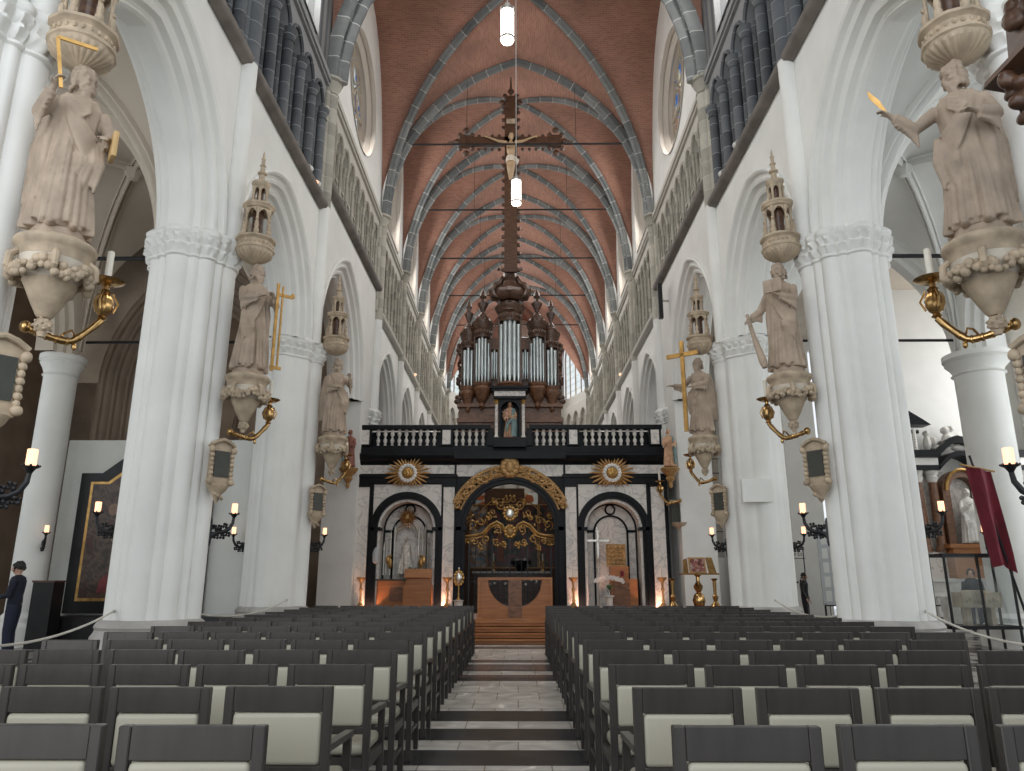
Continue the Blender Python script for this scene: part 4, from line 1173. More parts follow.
place(sco,True,(9.95,27.7,2.42),math.radians(180),'small far iron sconce by the lancet windows, right transept','iron sconces with amber lights')
# ---------------- the six apostles
R3=((-.20,0,1.38),(-.33,-.12,1.12),(-.20,-.34,1.22))
ZT=[4.74+d for d in DZ]
rot=lambda s,d: math.radians(d)*(1 if s<0 else -1)
# left near: carpenter's square raised, book in the other hand
t=statue('apostle_statue','bearded stone apostle raising a gilt carpenter square, nearest left pier',(-4.36,6.4,ZT[0]),rot(-1,38),1.8,1,[((-.22,-.03,1.38),(-.36,-.16,1.14),(-.27,-.36,1.36)),((.22,0,1.38),(.34,-.05,1.08),(.27,-.26,1.02))],look=.25,tilt=.12,mirror=-1)
g=G();box(g,(-.27,-.44,1.56),(.035,.02,.52),Matrix.Rotation(-.2,3,'Y'));box(g,(-.14,-.44,1.83),(.36,.02,.035),Matrix.Rotation(-.06,3,'Y'));
t2=thing('carpenter_square','gilded carpenter square held up by the nearest left statue','tool',(-4.36,6.4,ZT[0]),rot(-1,38));build(g,'blade',M['gold'],t2,smooth=False)
g=G();rbox(g,(.34,-.28,.95),(.055,.20,.27),.01,2);o=build(g,'book',M['book'],None);o.location=(-4.36,6.4,ZT[0]);o.rotation_euler=(0,0,rot(-1,38));tag(o,'closed book at the hip of the nearest left statue','book')
# left middle: hands together on a tall gilt frame saw
statue('apostle_statue','young stone apostle beside a tall gilt plank, middle left pier',(-4.36,11.5,ZT[1]),rot(-1,40),1.8,2,[((-.22,0,1.38),(-.30,-.20,1.15),(-.02,-.36,1.22)),((.22,0,1.38),(.33,-.18,1.15),(.20,-.34,1.25))],look=.35,tilt=.2,beard=.3,mirror=1)
g=G();box(g,(.27,-.36,.74),(.05,.035,1.50));box(g,(.36,-.36,.74),(.03,.03,1.44));box(g,(.40,-.36,1.30),(.30,.03,.05));box(g,(.33,-.36,.05),(.2,.035,.05));ball(g,(.55,-.36,1.33),(.04,.03,.05),8,6)
o=build(g,'saw',M['gold'],None,smooth=False);o.location=(-4.36,11.5,ZT[1]);o.rotation_euler=(0,0,rot(-1,40));tag(o,'tall gilded frame saw standing beside the middle left statue','saw')
statue('apostle_statue','stone apostle in long mantle reading, farthest left pier',(-4.36,17.2,ZT[2]),rot(-1,35),1.8,3,[((-.22,0,1.38),(-.30,-.18,1.12),(-.05,-.34,1.08)),((.22,0,1.38),(.32,-.16,1.18),(.22,-.33,1.36))],look=.3,tilt=.2,beard=.9,mirror=-1)
# right near: knife held out
statue('apostle_statue','stone apostle stretching out a gilt knife, nearest right pier',(4.36,6.4,ZT[0]),rot(1,38),1.8,4,[((-.22,0,1.38),(-.42,-.14,1.20),(-.62,-.30,1.36)),((.22,0,1.38),(.32,-.14,1.10),(.14,-.32,1.12))],look=-.3,tilt=.1,beard=1.1,mirror=1)
g=G();prism(g,[(0,0),(.035,-.02),(.05,.14),(.02,.30),(-.02,.20)],(-.67,-.35,1.41),(.9,.3,.2),(-.45,-.2,.85),(0,.012,0),1);o=build(g,'knife',M['gold'],None,smooth=False);o.location=(4.36,6.4,ZT[0]);o.rotation_euler=(0,0,rot(1,38));tag(o,'gilded knife in the outstretched hand of the nearest right statue','knife')
statue('apostle_statue','bearded stone apostle with open book and club, middle right pier',(4.36,11.5,ZT[1]),rot(1,40),1.8,5,[((-.22,0,1.38),(-.36,-.10,1.06),(-.50,-.26,.92)),((.22,0,1.38),(.30,-.20,1.12),(.04,-.38,1.22))],look=-.35,tilt=.3,beard=1.2,mirror=-1)
g=G();rbox(g,(-.06,-.42,1.34),(.17,.05,.22),.008,2);rbox(g,(.10,-.42,1.34),(.15,.05,.22),.008,2);o=build(g,'book',M['statue'],None);o.location=(4.36,11.5,ZT[1]);o.rotation_euler=(0,0,rot(1,40));tag(o,'open stone book held by the middle right statue','book')
g=G();tube(g,[(-.52,-.33,.98),(-.42,-.34,.55),(-.30,-.34,.14),(-.27,-.34,.03)],[.03,.045,.07,.05],10);
for q in range(14): ball(g,(-.50+.015*q,-.36,.9-.062*q),.028+.001*q,6,5)
o=build(g,'club',M['statue'],None);o.location=(4.36,11.5,ZT[1]);o.rotation_euler=(0,0,rot(1,40));tag(o,'knotted stone club leaning by the middle right statue','club')
statue('apostle_statue','stone apostle embracing a tall gilt cross, farthest right pier',(4.36,17.2,ZT[2]),rot(1,35),1.8,6,[((-.22,0,1.38),(-.38,-.16,1.16),(-.62,-.34,1.18)),((.22,0,1.38),(.28,-.26,1.15),(-.10,-.42,1.08))],look=-.25,tilt=.1,beard=.8,mirror=1)
g=G();box(g,(-.22,-.50,1.12),(.10,.06,2.2));box(g,(-.22,-.50,1.88),(.85,.06,.10));o=build(g,'cross',M['gold'],None,smooth=False);o.location=(4.36,17.2,ZT[2]-.02);o.rotation_euler=(0,0,rot(1,35));tag(o,'tall plain gilded cross held by the farthest right statue','cross')

for o in list(bpy.data.objects):
    if o.parent is None and o.get('category') in('statue','tool','book','saw','knife','club','cross') and abs(abs(o.location.x)-4.36)<.01: o.scale=(.92,.93,1)
# ------------------------------------------------------------------ rood screen (marble choir screen)
SX=-.25;SYF=23.3;ZB=.45
def PT(name,mt,parent,fn,sm=True,ang=35):
    g=G();fn(g)
    return build(g,name,M[mt],parent,smooth=sm,ang=ang)
scr=thing('choir_screen','black and white marble choir screen with three arches and balustrade','choir screen',(SX,SYF,ZB))
Z=lambda z:z-ZB
# arch helper: semicircular plate with opening, (x0,x1) x (z0,z1), arch centre xc, radius R, spring zs
def archplate(g,x0,x1,z0,z1,xc,R,zs,y0,y1,n=20):
    for y in(y0,y1):
        A=[(xc-R*cos(pi*i/n),zs+R*sin(pi*i/n)) for i in range(n+1)];vs=[];
        for x,zz in [(x0,zs)]+A+[(x1,zs)]: vs+=[(x,y,zz),(x,y,z1)]
        g.add(vs,[(2*q,2*q+2,2*q+3,2*q+1) for q in range(len(A)+1)])
    K=n+1
    g.add([(x,y0,z) for x,z in A]+[(x,y1,z) for x,z in A],[(q,q+1,K+q+1,K+q) for q in range(K-1)])
    for a,b in((x0,xc-R),(xc+R,x1)): bx(g,a,b,y0,y1,z0,zs)
def archring(g,xc,R0,R1,zs,zb,y0,y1,n=24):
    """ring band of the semicircle between radii with legs to zb"""
    A=[(xc-R1,zb)]+[(xc-R1*cos(pi*i/n),zs+R1*sin(pi*i/n)) for i in range(n+1)]+[(xc+R1,zb)]
    B=[(xc-R0,zb)]+[(xc-R0*cos(pi*i/n),zs+R0*sin(pi*i/n)) for i in range(n+1)]+[(xc+R0,zb)]
    K=len(A);vs=[(x,y0,z) for x,z in A]+[(x,y0,z) for x,z in B]+[(x,y1,z) for x,z in A]+[(x,y1,z) for x,z in B]
    fs=[]
    for q in range(K-1): fs+=[(q,q+1,K+q+1,K+q),(2*K+q,3*K+q,3*K+q+1,2*K+q+1),(q,2*K+q,2*K+q+1,q+1),(K+q,K+q+1,3*K+q+1,3*K+q)]
    fs+=[(0,K,3*K,2*K),(K-1,3*K-1,4*K-1,2*K-1)]
    g.add(vs,fs)
def body(g):
    for s in(-1,1):
        archplate(g,*(sorted((s*4.93,s*1.62))),0,Z(4.58),s*3.2,1.02,Z(2.95),.0,.9)
    archplate(g,-1.62,1.62,0,Z(4.94),0,1.52,Z(2.95),.02,1.3)
    bx(g,-4.93,4.93,.0,1.2,Z(4.58),Z(4.94))
PT('screen_wall','black',scr,body,False)
def cor(g):
    prof=[(0,Z(4.94)),(-.08,Z(4.97)),(-.12,Z(5.04)),(-.2,Z(5.10)),(-.24,Z(5.2)),(-.24,Z(5.26)),(-.1,Z(5.30)),(-.08,Z(5.46)),(1.3,Z(5.46)),(1.3,Z(4.94))]
    vs=[(-5.0,y,z) for y,z in prof]+[(5.0,y,z) for y,z in prof];n=len(prof)
    g.add(vs,[(i,(i+1)%n,n+(i+1)%n,n+i) for i in range(n)]+[tuple(reversed(range(n))),tuple(range(n,2*n))])
    bx(g,-1.75,1.75,-.32,.0,Z(5.08),Z(5.30))
PT('cornice','black',scr,cor,True,20)
def entab(g):
    for s in(-1,1):
        a,b=sorted((s*4.93,s*1.68));bx(g,a,b,-.10,.02,Z(4.33),Z(4.58));bx(g,a-.04,b+.04,-.16,.02,Z(4.52),Z(4.60))
PT('entablature','black',scr,entab,False)
for s in(-1,1):
    a,b=sorted((s*4.9,s*1.75));PT('frieze_panel','marble',scr,lambda g:bx(g,a,b,-.06,.03,Z(4.64),Z(4.91)),False)
    for (p,q) in((4.8,4.40),(2.07,1.73)):
        a,b=sorted((s*p,s*q))
        PT('pilaster','marble',scr,lambda g:bx(g,a,b,-.08,.03,.06,Z(4.30)),False)
        PT('pilaster_base','black',scr,lambda g:(bx(g,a-.05,b+.05,-.13,.03,.0,.14),bx(g,a-.05,b+.05,-.12,.03,Z(4.22),Z(4.34))),False)
    xc=s*3.2
    PT('spandrel','marble',scr,lambda g:archplate(g,xc-1.06,xc+1.06,Z(2.95)-.01,Z(4.30),xc,1.055,Z(2.95),-.04,.02),False)
    PT('arch_moulding','black',scr,lambda g:(archring(g,xc,.90,1.08,Z(2.95),0,-.08,.05),archring(g,xc,.99,1.12,Z(2.95),0,-.12,.0)),True,25)
    # niche: splayed reveal and back wall of pale marble with black lines
    PT('niche_reveal','marble',scr,lambda g:archring(g,xc,.82,.93,Z(2.95),0,.02,.75),True,25)
    nw_=PT('niche_wall','marble',scr,lambda g:(bx(g,xc-.95,xc+.95,.72,.80,0,Z(4.0))),False)
    def lines(g):
        archring(g,xc,.50,.56,Z(2.85),0,.66,.73)
        archring(g,xc,.78,.84,Z(2.95),0,.60,.73)
        bx(g,xc-.80,xc-.52,.66,.73,Z(2.86),Z(2.94));bx(g,xc+.52,xc+.80,.66,.73,Z(2.86),Z(2.94))
        tube(g,[(xc+.15*cos(a*pi/8),.68,Z(3.58)+.15*sin(a*pi/8)) for a in range(17)],.03,6)
    PT('niche_banding','black',nw_,lines,False)
    for q_ in(-.95,.95): PT('impost','black',scr,lambda g:bx(g,xc+q_-.15,xc+q_+.15,-.12,.3,Z(2.88),Z(2.98)),False)
PT('arch_moulding','black',scr,lambda g:(archring(g,0,1.38,1.60,Z(2.95),0,-.10,.05),archring(g,0,1.50,1.66,Z(2.95),0,-.16,.0)),True,25)
for q_ in(-1.51,1.51): PT('impost','black',scr,lambda g:bx(g,q_-.17,q_+.17,-.16,.5,Z(2.88),Z(2.99)),False)
# balustrade
PT('handrail','black',scr,lambda g:(bx(g,-4.85,-.62,-.10,.22,Z(6.07),Z(6.20)),bx(g,.62,4.85,-.10,.22,Z(6.07),Z(6.20)),bx(g,-4.85,4.85,-.06,.2,Z(5.46),Z(5.54))),False)
bal=[-4.62+.0]
for s in(-1,1):
    for (c,w_) in((4.62,.40),(2.02,.40)):
        bp_=PT('balustrade_pier','black',scr,lambda g:bx(g,s*c-w_/2,s*c+w_/2,-.06,.18,Z(5.5),Z(6.1)),False)
        PT('pier_panel','marble',bp_,lambda g:bx(g,s*c-w_/2+.07,s*c+w_/2-.07,-.075,-.05,Z(5.58),Z(6.04)),False)
    PT('balustrade_pier','black',scr,lambda g:bx(g,s*.62-.1,s*.62+.1,-.06,.18,Z(5.5),Z(6.1)),False)
    xs=[2.42+.225*k for k in range(9)]+[.86+.215*k for k in range(5)]
    for x in xs:
        PT('baluster','marble',scr,lambda g:lathe(g,[(.055,Z(5.53)),(.055,Z(5.57)),(.03,Z(5.60)),(.062,Z(5.68)),(.066,Z(5.73)),(.028,Z(5.81)),(.028,Z(5.83)),(.066,Z(5.91)),(.062,Z(5.96)),(.03,Z(6.02)),(.055,Z(6.05)),(.055,Z(6.08))],12,(s*x,.06,0)))
PT('parapet_back','black',scr,lambda g:bx(g,-4.85,4.85,.34,.40,Z(5.42),Z(6.05)),False)
# side wall returns and loft floor
PT('loft_floor','darkwood',scr,lambda g:bx(g,-4.9,4.9,.9,3.6,Z(5.30),Z(5.42)),False)
# gilded cartouche over the centre arch
def gilt_scroll(g,pts,r,n=6): tube(g,pts,r,n)
def spiral(c,r,turns,a0,dirn=1,n=18,y=0,ky=0):
    return [(c[0]+r*(1-.85*i/n)*cos(a0+dirn*turns*2*pi*i/n),y+ky*i,c[1]+r*(1-.85*i/n)*sin(a0+dirn*turns*2*pi*i/n)) for i in range(n+1)]
def carto(g):
    rnd=random.Random(4)
    for s in(-1,1):
        for k in range(16):
            a=pi/2-s*(.12+k*.071);R=1.76+.04*sin(k)
            c=(R*cos(a),Z(2.95)+R*sin(a))
            tube(g,spiral(c,.17-.004*k,1.2,rnd.uniform(0,6),s,14,-.16),[.045-.0016*i for i in range(15)],6)
            ball(g,(c[0]+rnd.uniform(-.05,.05),-.17,c[1]+rnd.uniform(-.06,.06)),(.07,.05,.05),8,6)
        for k in range(26):
            a=pi/2-s*(.1+k*.044);ball(g,(1.62*cos(a),-.15,Z(2.95)+1.62*sin(a)),(.045,.04,.045),6,5)
            if k<24: ball(g,(1.9*cos(a),-.14,Z(2.95)+1.92*sin(a)),(.07,.05,.06),6,5)
    for k in range(10):
        a=k*2*pi/10;ball(g,(.2*cos(a),-.2,Z(4.82)+.22*sin(a)),(.13,.09,.13),8,6)
    ball(g,(0,-.22,Z(4.82)),(.17,.11,.22),12,8)
    for k in range(3): ball(g,(.13*(k-1),-.22,Z(5.06)+.04*(k==1)),(.05,.05,.09),8,6)
PT('gilt_cartouche','gilt_wood',scr,carto)
PT('spandrel','marble',scr,lambda g:archplate(g,-1.64,1.64,Z(2.95),Z(4.62),0,1.62,Z(2.95),-.05,.02) if False else (archring(g,0,1.62,2.0,Z(2.95),Z(2.95),-.05,.02) if False else bx(g,-1.68,1.68,-.02,.02,Z(4.56),Z(4.92))),False)
# sunbursts
def make_sun():
    t=thing('gilt_sunburst','x','sunburst ornament')
    g=G();rnd=random.Random(2)
    for k in range(28):
        a=2*pi*k/28;L=.42+.30*abs(cos(a))**1.5+rnd.uniform(-.04,.05)
        d=(cos(a),sin(a));n_=(-sin(a),cos(a));w_=.045
        g.add([(d[0]*.15+n_[0]*w_,-.0,d[1]*.15+n_[1]*w_),(d[0]*.15-n_[0]*w_,-.0,d[1]*.15-n_[1]*w_),(d[0]*L,-.0,d[1]*L),(d[0]*.15,-.035,d[1]*.15),(d[0]*L*.8+n_[0]*w_*.7,0,d[1]*L*.8+n_[1]*w_*.7),(d[0]*L*.8-n_[0]*w_*.7,0,d[1]*L*.8-n_[1]*w_*.7),(d[0]*L*.8,-.03,d[1]*L*.8)],[(0,3,6,4),(3,1,5,6),(4,6,2),(6,5,2),(0,4,2,5,1)])
    build(g,'rays',M['gilt_wood'],t,ang=20)
    g=G()
    for k in range(16):
        a=2*pi*k/16;ball(g,(.24*cos(a),-.02,.24*sin(a)),(.065,.045,.065),10,8)
    build(g,'cloud_ring',M['white_stone'],t)
    g=G()
    ball(g,(0,-.03,0),(.17,.06,.17),16,10)
    for k in range(9): ball(g,(.09*cos(k*.7),-.09,.09*sin(k*.7)),(.03,.02,.035),8,6)
    ball(g,(0,-.1,.02),(.04,.03,.09),8,6);build(g,'gilt_relief',M['gold'],t)
    return t
sun=make_sun()
sun.location=(SX-3.2,SYF-.20,4.64);sun['label']='gilt sunburst with white cloud ring above the left niche arch'
sun['group']='gilt sunbursts on the choir screen'
place(sun,True,(SX+3.2,SYF-.20,4.64),0,'gilt sunburst with white cloud ring above the right niche arch')
# central aedicule with the Madonna
ae=thing('niche_tabernacle','black marble tabernacle with pale columns in the middle of the balustrade','tabernacle',(SX,SYF-.18,5.46))
PT('plinth','black',ae,lambda g:bx(g,-.52,.52,-.12,.38,0,.30),False)
for x in(-.43,.43):
    PT('column','marble',ae,lambda g:lathe(g,[(.075,.30),(.075,.34),(.05,.37),(.048,1.38),(.055,1.4)],14,(x,-.04,0)))
    PT('capital','gold',ae,lambda g:lathe(g,[(.05,1.38),(.075,1.43),(.06,1.46),(.09,1.52)],14,(x,-.04,0)))
def aeb(g):
    archplate(g,-.36,.36,.3,1.56,0,.29,1.2,.0,.42);bx(g,-.36,.36,.40,.46,.3,1.56)
    bx(g,-.52,.52,-.12,.42,1.56,1.64);bx(g,-.58,.58,-.18,.46,1.80,1.88);bx(g,-.66,.66,-.24,.46,1.88,1.96)
PT('niche','black',ae,aeb,False)
PT('frieze','marble',ae,lambda g:bx(g,-.50,.50,-.13,.42,1.64,1.80),False)
md=thing('madonna_statue','painted Madonna in blue mantle with child, standing in the balustrade tabernacle','statue',(SX,SYF-.02,5.72))
M['mantle']=mat('blue_green_mantle',(.20,.30,.30),.6,var=.2,scale=5)
M['dress']=mat('rose_gold_dress',(.55,.33,.2),.6,var=.3,scale=8)
M['redrobe']=mat('faded_red',(.26,.10,.07),.6,var=.2)
def mb(g):
    robe(g,1.25,21,hem=.25);tube(g,[(0,0,1.0),(0,-.01,1.12)],[.05,.038],10)
    p,R=head(g,(0,-.02,1.17),.2,.15,s=.72)
    arm(g,(-.2,0,1.38),(-.28,-.18,1.1),(-.1,-.32,1.12),.69);arm(g,(.2,0,1.38),(.28,-.18,1.1),(.0,-.36,1.0),.69)
    return None
g=G();mb(g);remeshed(g,'body',M['dress'],md,.010,1)
g=G()
for j in range(9):
    a=-1.2+j*.33;tube(g,[(.10*cos(a)+.04,.09*sin(a),1.02),(.17*cos(a)+.03,.14*sin(a),.7),(.185*cos(a)+.02,.16*sin(a),.3),(.19*cos(a)+.01,.17*sin(a),.08)],[.03,.045,.05,.045],8)
tube(g,[(.14,-.05,.9),(.10,-.16,.68),(-.06,-.19,.5),(-.12,-.16,.25)],[.04,.06,.06,.03],8);remeshed(g,'mantle',M['mantle'],md,.011,1)
g=G();ball(g,(0,.02,1.18),(.075,.085,.09),12,8)
for j in range(5): tube(g,[(-.07+.035*j,.05,1.16),(-.08+.04*j,.07,.95)],.02,6)
build(g,'hair',M['midwood'],md)
g=G();lathe(g,[(.055,1.25),(.065,1.28),(.06,1.30),(.075,1.36)],16,mod=lambda a,z:1+.1*cos(a*8)*(z>1.31));build(g,'crown',M['gold'],md)
g=G();lathe(g,[(.2,-.0),(.22,.02),(.2,.09),(.15,.1)],14,mod=lambda a,z:1+.06*sin(a*4));build(g,'pedestal',M['redrobe'],md)
ch=thing('christ_child','small painted child figure carried on the arm of the Madonna','statue',(SX-.10,SYF-.20,6.42))
g=G();ball(g,(0,0,.22),(.05,.055,.06),12,8);tube(g,[(0,0,.18),(0,0,.1),(.01,0,0)],[.035,.06,.055],10)
tube(g,[(-.04,0,.14),(-.11,-.04,.14),(-.13,-.05,.20)],[.022,.018,.015],6);tube(g,[(.04,0,.14),(.1,-.03,.12)],[.022,.016],6);tube(g,[(-.03,-.02,.0),(-.05,-.10,-.04),(-.05,-.12,-.14)],[.03,.026,.016],6);tube(g,[(.03,-.02,.0),(.02,-.11,-.03),(.02,-.11,-.13)],[.03,.026,.016],6);ball(g,(0,-.055,.215),.012,6,5)
remeshed(g,'body',M['skin'],ch,.009,1)
# ------------------------------------------------------------------ gate of black iron and gilt scrollwork in the centre arch
gt_=thing('wrought_gate','black and gilt wrought iron choir gate filling the central arch','gate',(SX,SYF+.35,ZB))
def bars(g):
    for k in range(17):
        x=-1.44+k*.18
        if abs(x)<.5 and True: pass
        cyl(g,(x,0,0),(x,0,2.0 if k%2 else 2.1),.011,n=5)
    for z in(.05,.9): box(g,(0,0,z),(2.9,.03,.03))
    for x in(-1.46,-1.28,-.55,.0,.55,1.28,1.46): box(g,(x,0,1.15),(.035,.04,2.3))
PT('iron_bars','iron',gt_,bars,False)
def gs(g):
    rnd=random.Random(9)
    # swan-neck crest rail
    for s in(-1,1):
        pts=[(s*1.45,-.04,2.28),(s*1.1,-.04,2.30),(s*.85,-.04,2.36),(s*.62,-.04,2.62),(s*.42,-.04,2.72),(s*.24,-.04,2.62),(s*.16,-.04,2.42),(s*.05,-.04,2.30)]
        tube(g,pts,[.045]*8,8)
        tube(g,[(p[0],p[1],p[2]-.09) for p in pts],[.025]*8,6)
        for (cx_,cz,r) in((1.2,2.62,.17),(.92,2.75,.15),(1.28,2.9,.12),(.75,2.18,.14),(.38,2.45,.12),(.55,3.0,.14),(.3,3.25,.15),(.12,3.42,.12),(1.1,2.1,.12),(.9,1.95,.1),(.42,2.1,.13),(.2,2.02,.1),(1.3,2.1,.1),(.66,2.85,.09),(.15,3.0,.1),(.5,3.35,.1)):
            tube(g,spiral((s*cx_,cz),r,1.3,rnd.uniform(0,6),s,16,-.04),[.022]*17,6)
            for q in range(3): ball(g,(s*cx_+rnd.uniform(-r,r),-.05,cz+rnd.uniform(-r,r)),(.04,.03,.045),7,5)
        tube(g,[(s*.3,-.03,3.45),(s*.55,-.03,3.4),(s*.8,-.03,3.2),(s*1.0,-.03,2.95)],[.02]*4,6)
    for k in range(12):
        a=k*2*pi/12;ball(g,(.18*cos(a),-.06,2.98+.2*sin(a)),(.06,.04,.06),8,6)
    for k in range(10):
        a=k*2*pi/10;ball(g,(.15*cos(a),-.06,2.42+.17*sin(a)),(.065,.05,.065),8,6)
PT('gilt_scrollwork','gold',gt_,gs)
PT('shield','silver',gt_,lambda g:(ball(g,(0,-.07,2.98),(.13,.04,.15),14,8),),)
PT('mask','gilt_wood',gt_,lambda g:(ball(g,(0,-.07,2.42),(.12,.06,.13),14,8),ball(g,(0,-.12,2.41),(.025,.03,.03),8,6)))
# ------------------------------------------------------------------ organ on the loft
OXc=-.28;OY=26.0;OZ=5.42
org=thing('pipe_organ','dark carved wooden pipe organ with silver pipes on the loft','pipe organ',(OXc,OY,OZ))
def pipes(cx_,cy_,z0,hs,r,arc=0.,dx=None,par=None):
    n=len(hs)
    for k,h in enumerate(hs):
        u=(k-(n-1)/2)
        x=cx_+u*r*2.08*(1 if not arc else cos(u*.15));y=cy_+abs(u)*abs(u)*arc
        g=G();lathe(g,[(r*.35,z0),(r,z0+.32),(r,z0+h),(r*.92,z0+h)],14,(x,y,0));
        lathe(g,[(r*1.0,z0+.33),(r*1.03,z0+.34),(r*1.0,z0+.35)],14,(x,y,0),closed=False)
        build(g,'pipe',M['pipe'],par or org)
def tower(cx_,cy_,R,z0,z1,name,hs,pr,fin=True,zf=0):
    tw=PT(name,'darkwood',org,lambda g:(bx(g,cx_-R*.9,cx_+R*.9,cy_+R*.2,cy_+R*.9,z0-.1,z1),bx(g,cx_-R*1.08,cx_-R*.92,cy_-R*.4,cy_+.3,z0,z1),bx(g,cx_+R*.92,cx_+R*1.08,cy_-R*.4,cy_+.3,z0,z1)),False)
    def base(g):
        lathe(g,[(.02,z0-.95),(R*.35,z0-.85),(R*.3,z0-.72),(R*.75,z0-.5),(R*.8,z0-.42),(R*1.08,z0-.3),(R*1.12,z0-.2),(R*1.0,z0-.14),(R*1.15,z0-.06),(R*1.15,z0)],28,(cx_,cy_,0),mod=lambda a,z:1+.03*cos(a*8))
    PT('tower_base','midwood',tw,base)
    def top(g):
        lathe(g,[(R*1.0,z1-.3),(R*1.05,z1-.1),(R*1.02,z1),(R*1.2,z1+.08),(R*1.22,z1+.16),(R*1.35,z1+.22),(R*1.38,z1+.30),(R*1.0,z1+.33),(R*.95,z1+.45),(R*.5,z1+.55)],28,(cx_,cy_,0),mod=lambda a,z:1+.04*cos(a*10))
        for k in range(10):
            a=pi+pi*k/9;ball(g,(cx_+R*1.05*cos(a),cy_+R*1.05*sin(a),z1-.12),(.05,.05,.09),7,5)
    PT('tower_cornice','darkwood',tw,top)
    pipes(cx_,cy_-R*.62,z0,hs,pr,.035,par=tw)
    if fin:
        PT('finial','darkwood',tw,lambda g:(lathe(g,[(R*.5,z1+.5),(R*.55,z1+.58),(R*.2,z1+.72),(R*.35,z1+.85),(R*.62,z1+1.02),(R*.66,z1+1.08),(R*.3,z1+1.15),(R*.25,z1+1.25),(R*.45,z1+1.35),(R*.3,z1+1.5),(R*.1,z1+1.6),(0,z1+1.66)],18,(cx_,cy_,0),mod=lambda a,z:1+.1*cos(a*6))))
zb=2.75
tower(0,-.45,.40,zb,5.35,'main_tower',[2.2,2.35,2.45,2.35,2.2],.078,False)
tower(-1.0,-.15,.29,zb+.1,4.85,'inner_tower',[1.5,1.65,1.75,1.65,1.5],.055)
tower(1.0,-.15,.29,zb+.1,4.85,'inner_tower',[1.5,1.65,1.75,1.65,1.5],.055)
tower(-1.52,0.0,.24,zb,4.5,'outer_tower',[1.35,1.5,1.35],.062)
tower(1.52,0.0,.24,zb,4.5,'outer_tower',[1.35,1.5,1.35],.062)
pipes(-.56,-.2,zb+.25,[.85,1.0,1.1,1.0,.85],.042);pipes(.56,-.2,zb+.25,[.85,1.0,1.1,1.0,.85],.042)
def case(g):
    bx(g,-1.85,1.85,.05,1.0,.0,zb-.5);bx(g,-1.75,1.75,.1,1.0,zb-.5,4.35)
    for x in(-1.5,-1.1,-.55,.55,1.1,1.5): bx(g,x-.03,x+.03,.0,.1,.1,1.45)
    bx(g,-1.9,1.9,-.05,1.0,1.45,1.6);bx(g,-1.8,1.8,0.,1.0,zb-.1,zb+.05)
    bx(g,-.9,-.35,-.12,.3,4.15,4.6);bx(g,.35,.9,-.12,.3,4.15,4.6);bx(g,-1.9,1.9,-.1,.3,2.0,2.12)
PT('case','midwood',org,case,False)
PT('case_foliage','darkwood',org,lambda g:[ball(g,(s*(1.82+.07*sin(q*1.3)),.1,2.1+q*.14),(.10+.05*sin(q),.08,.12),8,6) for s in(-1,1) for q in range(17)])
PT('lower_panels','midwood',org,lambda g:[bx(g,x-.2,x+.2,-.03,.06,.15,1.3) for x in(-1.3,-.82,-.3,.3,.82,1.3)],False)
def crown(g):
    lathe(g,[(.46,5.85),(.58,5.95),(.64,6.1),(.60,6.25),(.42,6.38),(.30,6.5),(.25,6.65),(.30,6.75),(.24,6.85),(.22,7.1),(.28,7.15),(.2,7.2)],28,(0,-.45,0),mod=lambda a,z:1+.06*cos(a*8))
    for s in(-1,1):
        for dy in(-.55,0): tube(g,[(s*.40,-.45+dy*.6,5.95),(s*.58,-.45+dy*.6,6.0),(s*.66,-.45+dy*.6,6.22),(s*.52,-.45+dy*.6,6.42),(s*.38,-.45+dy*.6,6.5),(s*.27,-.45+dy*.3,6.8)],[.08,.12,.13,.11,.07,.05],8)
        for q in range(2):
            ball(g,(s*(.30+.12*q),-.5,7.15),(.06,.05,.07),8,6)
PT('crown','darkwood',org,crown)
# ------------------------------------------------------------------ triumphal cross
cr=thing('rood_cross','large ornate dark wooden cross hanging high above the choir screen','cross',(-.24,25.1,0))
def crs(g):
    bx(g,-.24,.24,0,.14,12.3,19.4)
    bx(g,-1.95,1.95,0,.14,17.54,17.90)
    for (x,z,w_,h_) in((-1.72,17.72,.42,.5),(1.72,17.72,.42,.5),(0,19.45,.42,.5),):
        box(g,(x,.07,z),(w_,.16,h_))
        for k in range(4):
            a=k*pi/2;ball(g,(x+.42*cos(a)*(1 if w_>.5 else .8),.07,z+.5*sin(a)),(.13,.08,.13),8,6)
        for a in(pi/4,3*pi/4,5*pi/4,7*pi/4): ball(g,(x+.33*cos(a),.07,z+.42*sin(a)),(.1,.08,.1),8,6)
    z=12.4
    while z<19.2:
        for s in(-1,1):
            if abs(z-17.67)>.5: ball(g,(s*.29,.07,z),(.085,.06,.085),7,5)
        z+=.33
    x=.45
    while x<1.4:
        for s in(-1,1):
            for d in(-.29,.29): ball(g,(s*x,.07,17.67+d),(.075,.06,.075),7,5)
        x+=.26
    for s in(-1,1):
        tube(g,[(s*2.0,.07,17.72),(s*2.42,.07,17.72)],[.10,.02],6)
    tube(g,[(0,.07,19.8),(0,.07,20.6)],[.07,.02],6)
PT('cross_timber','darkwood',cr,crs,False)
PT('title_board','canopy',cr,lambda g:box(g,(0,-.03,18.55),(.34,.05,.2)),False)
cf=thing('crucifix_figure','carved pale figure with outstretched arms fixed on the great cross','statue',(-.24,24.98,15.98),0)
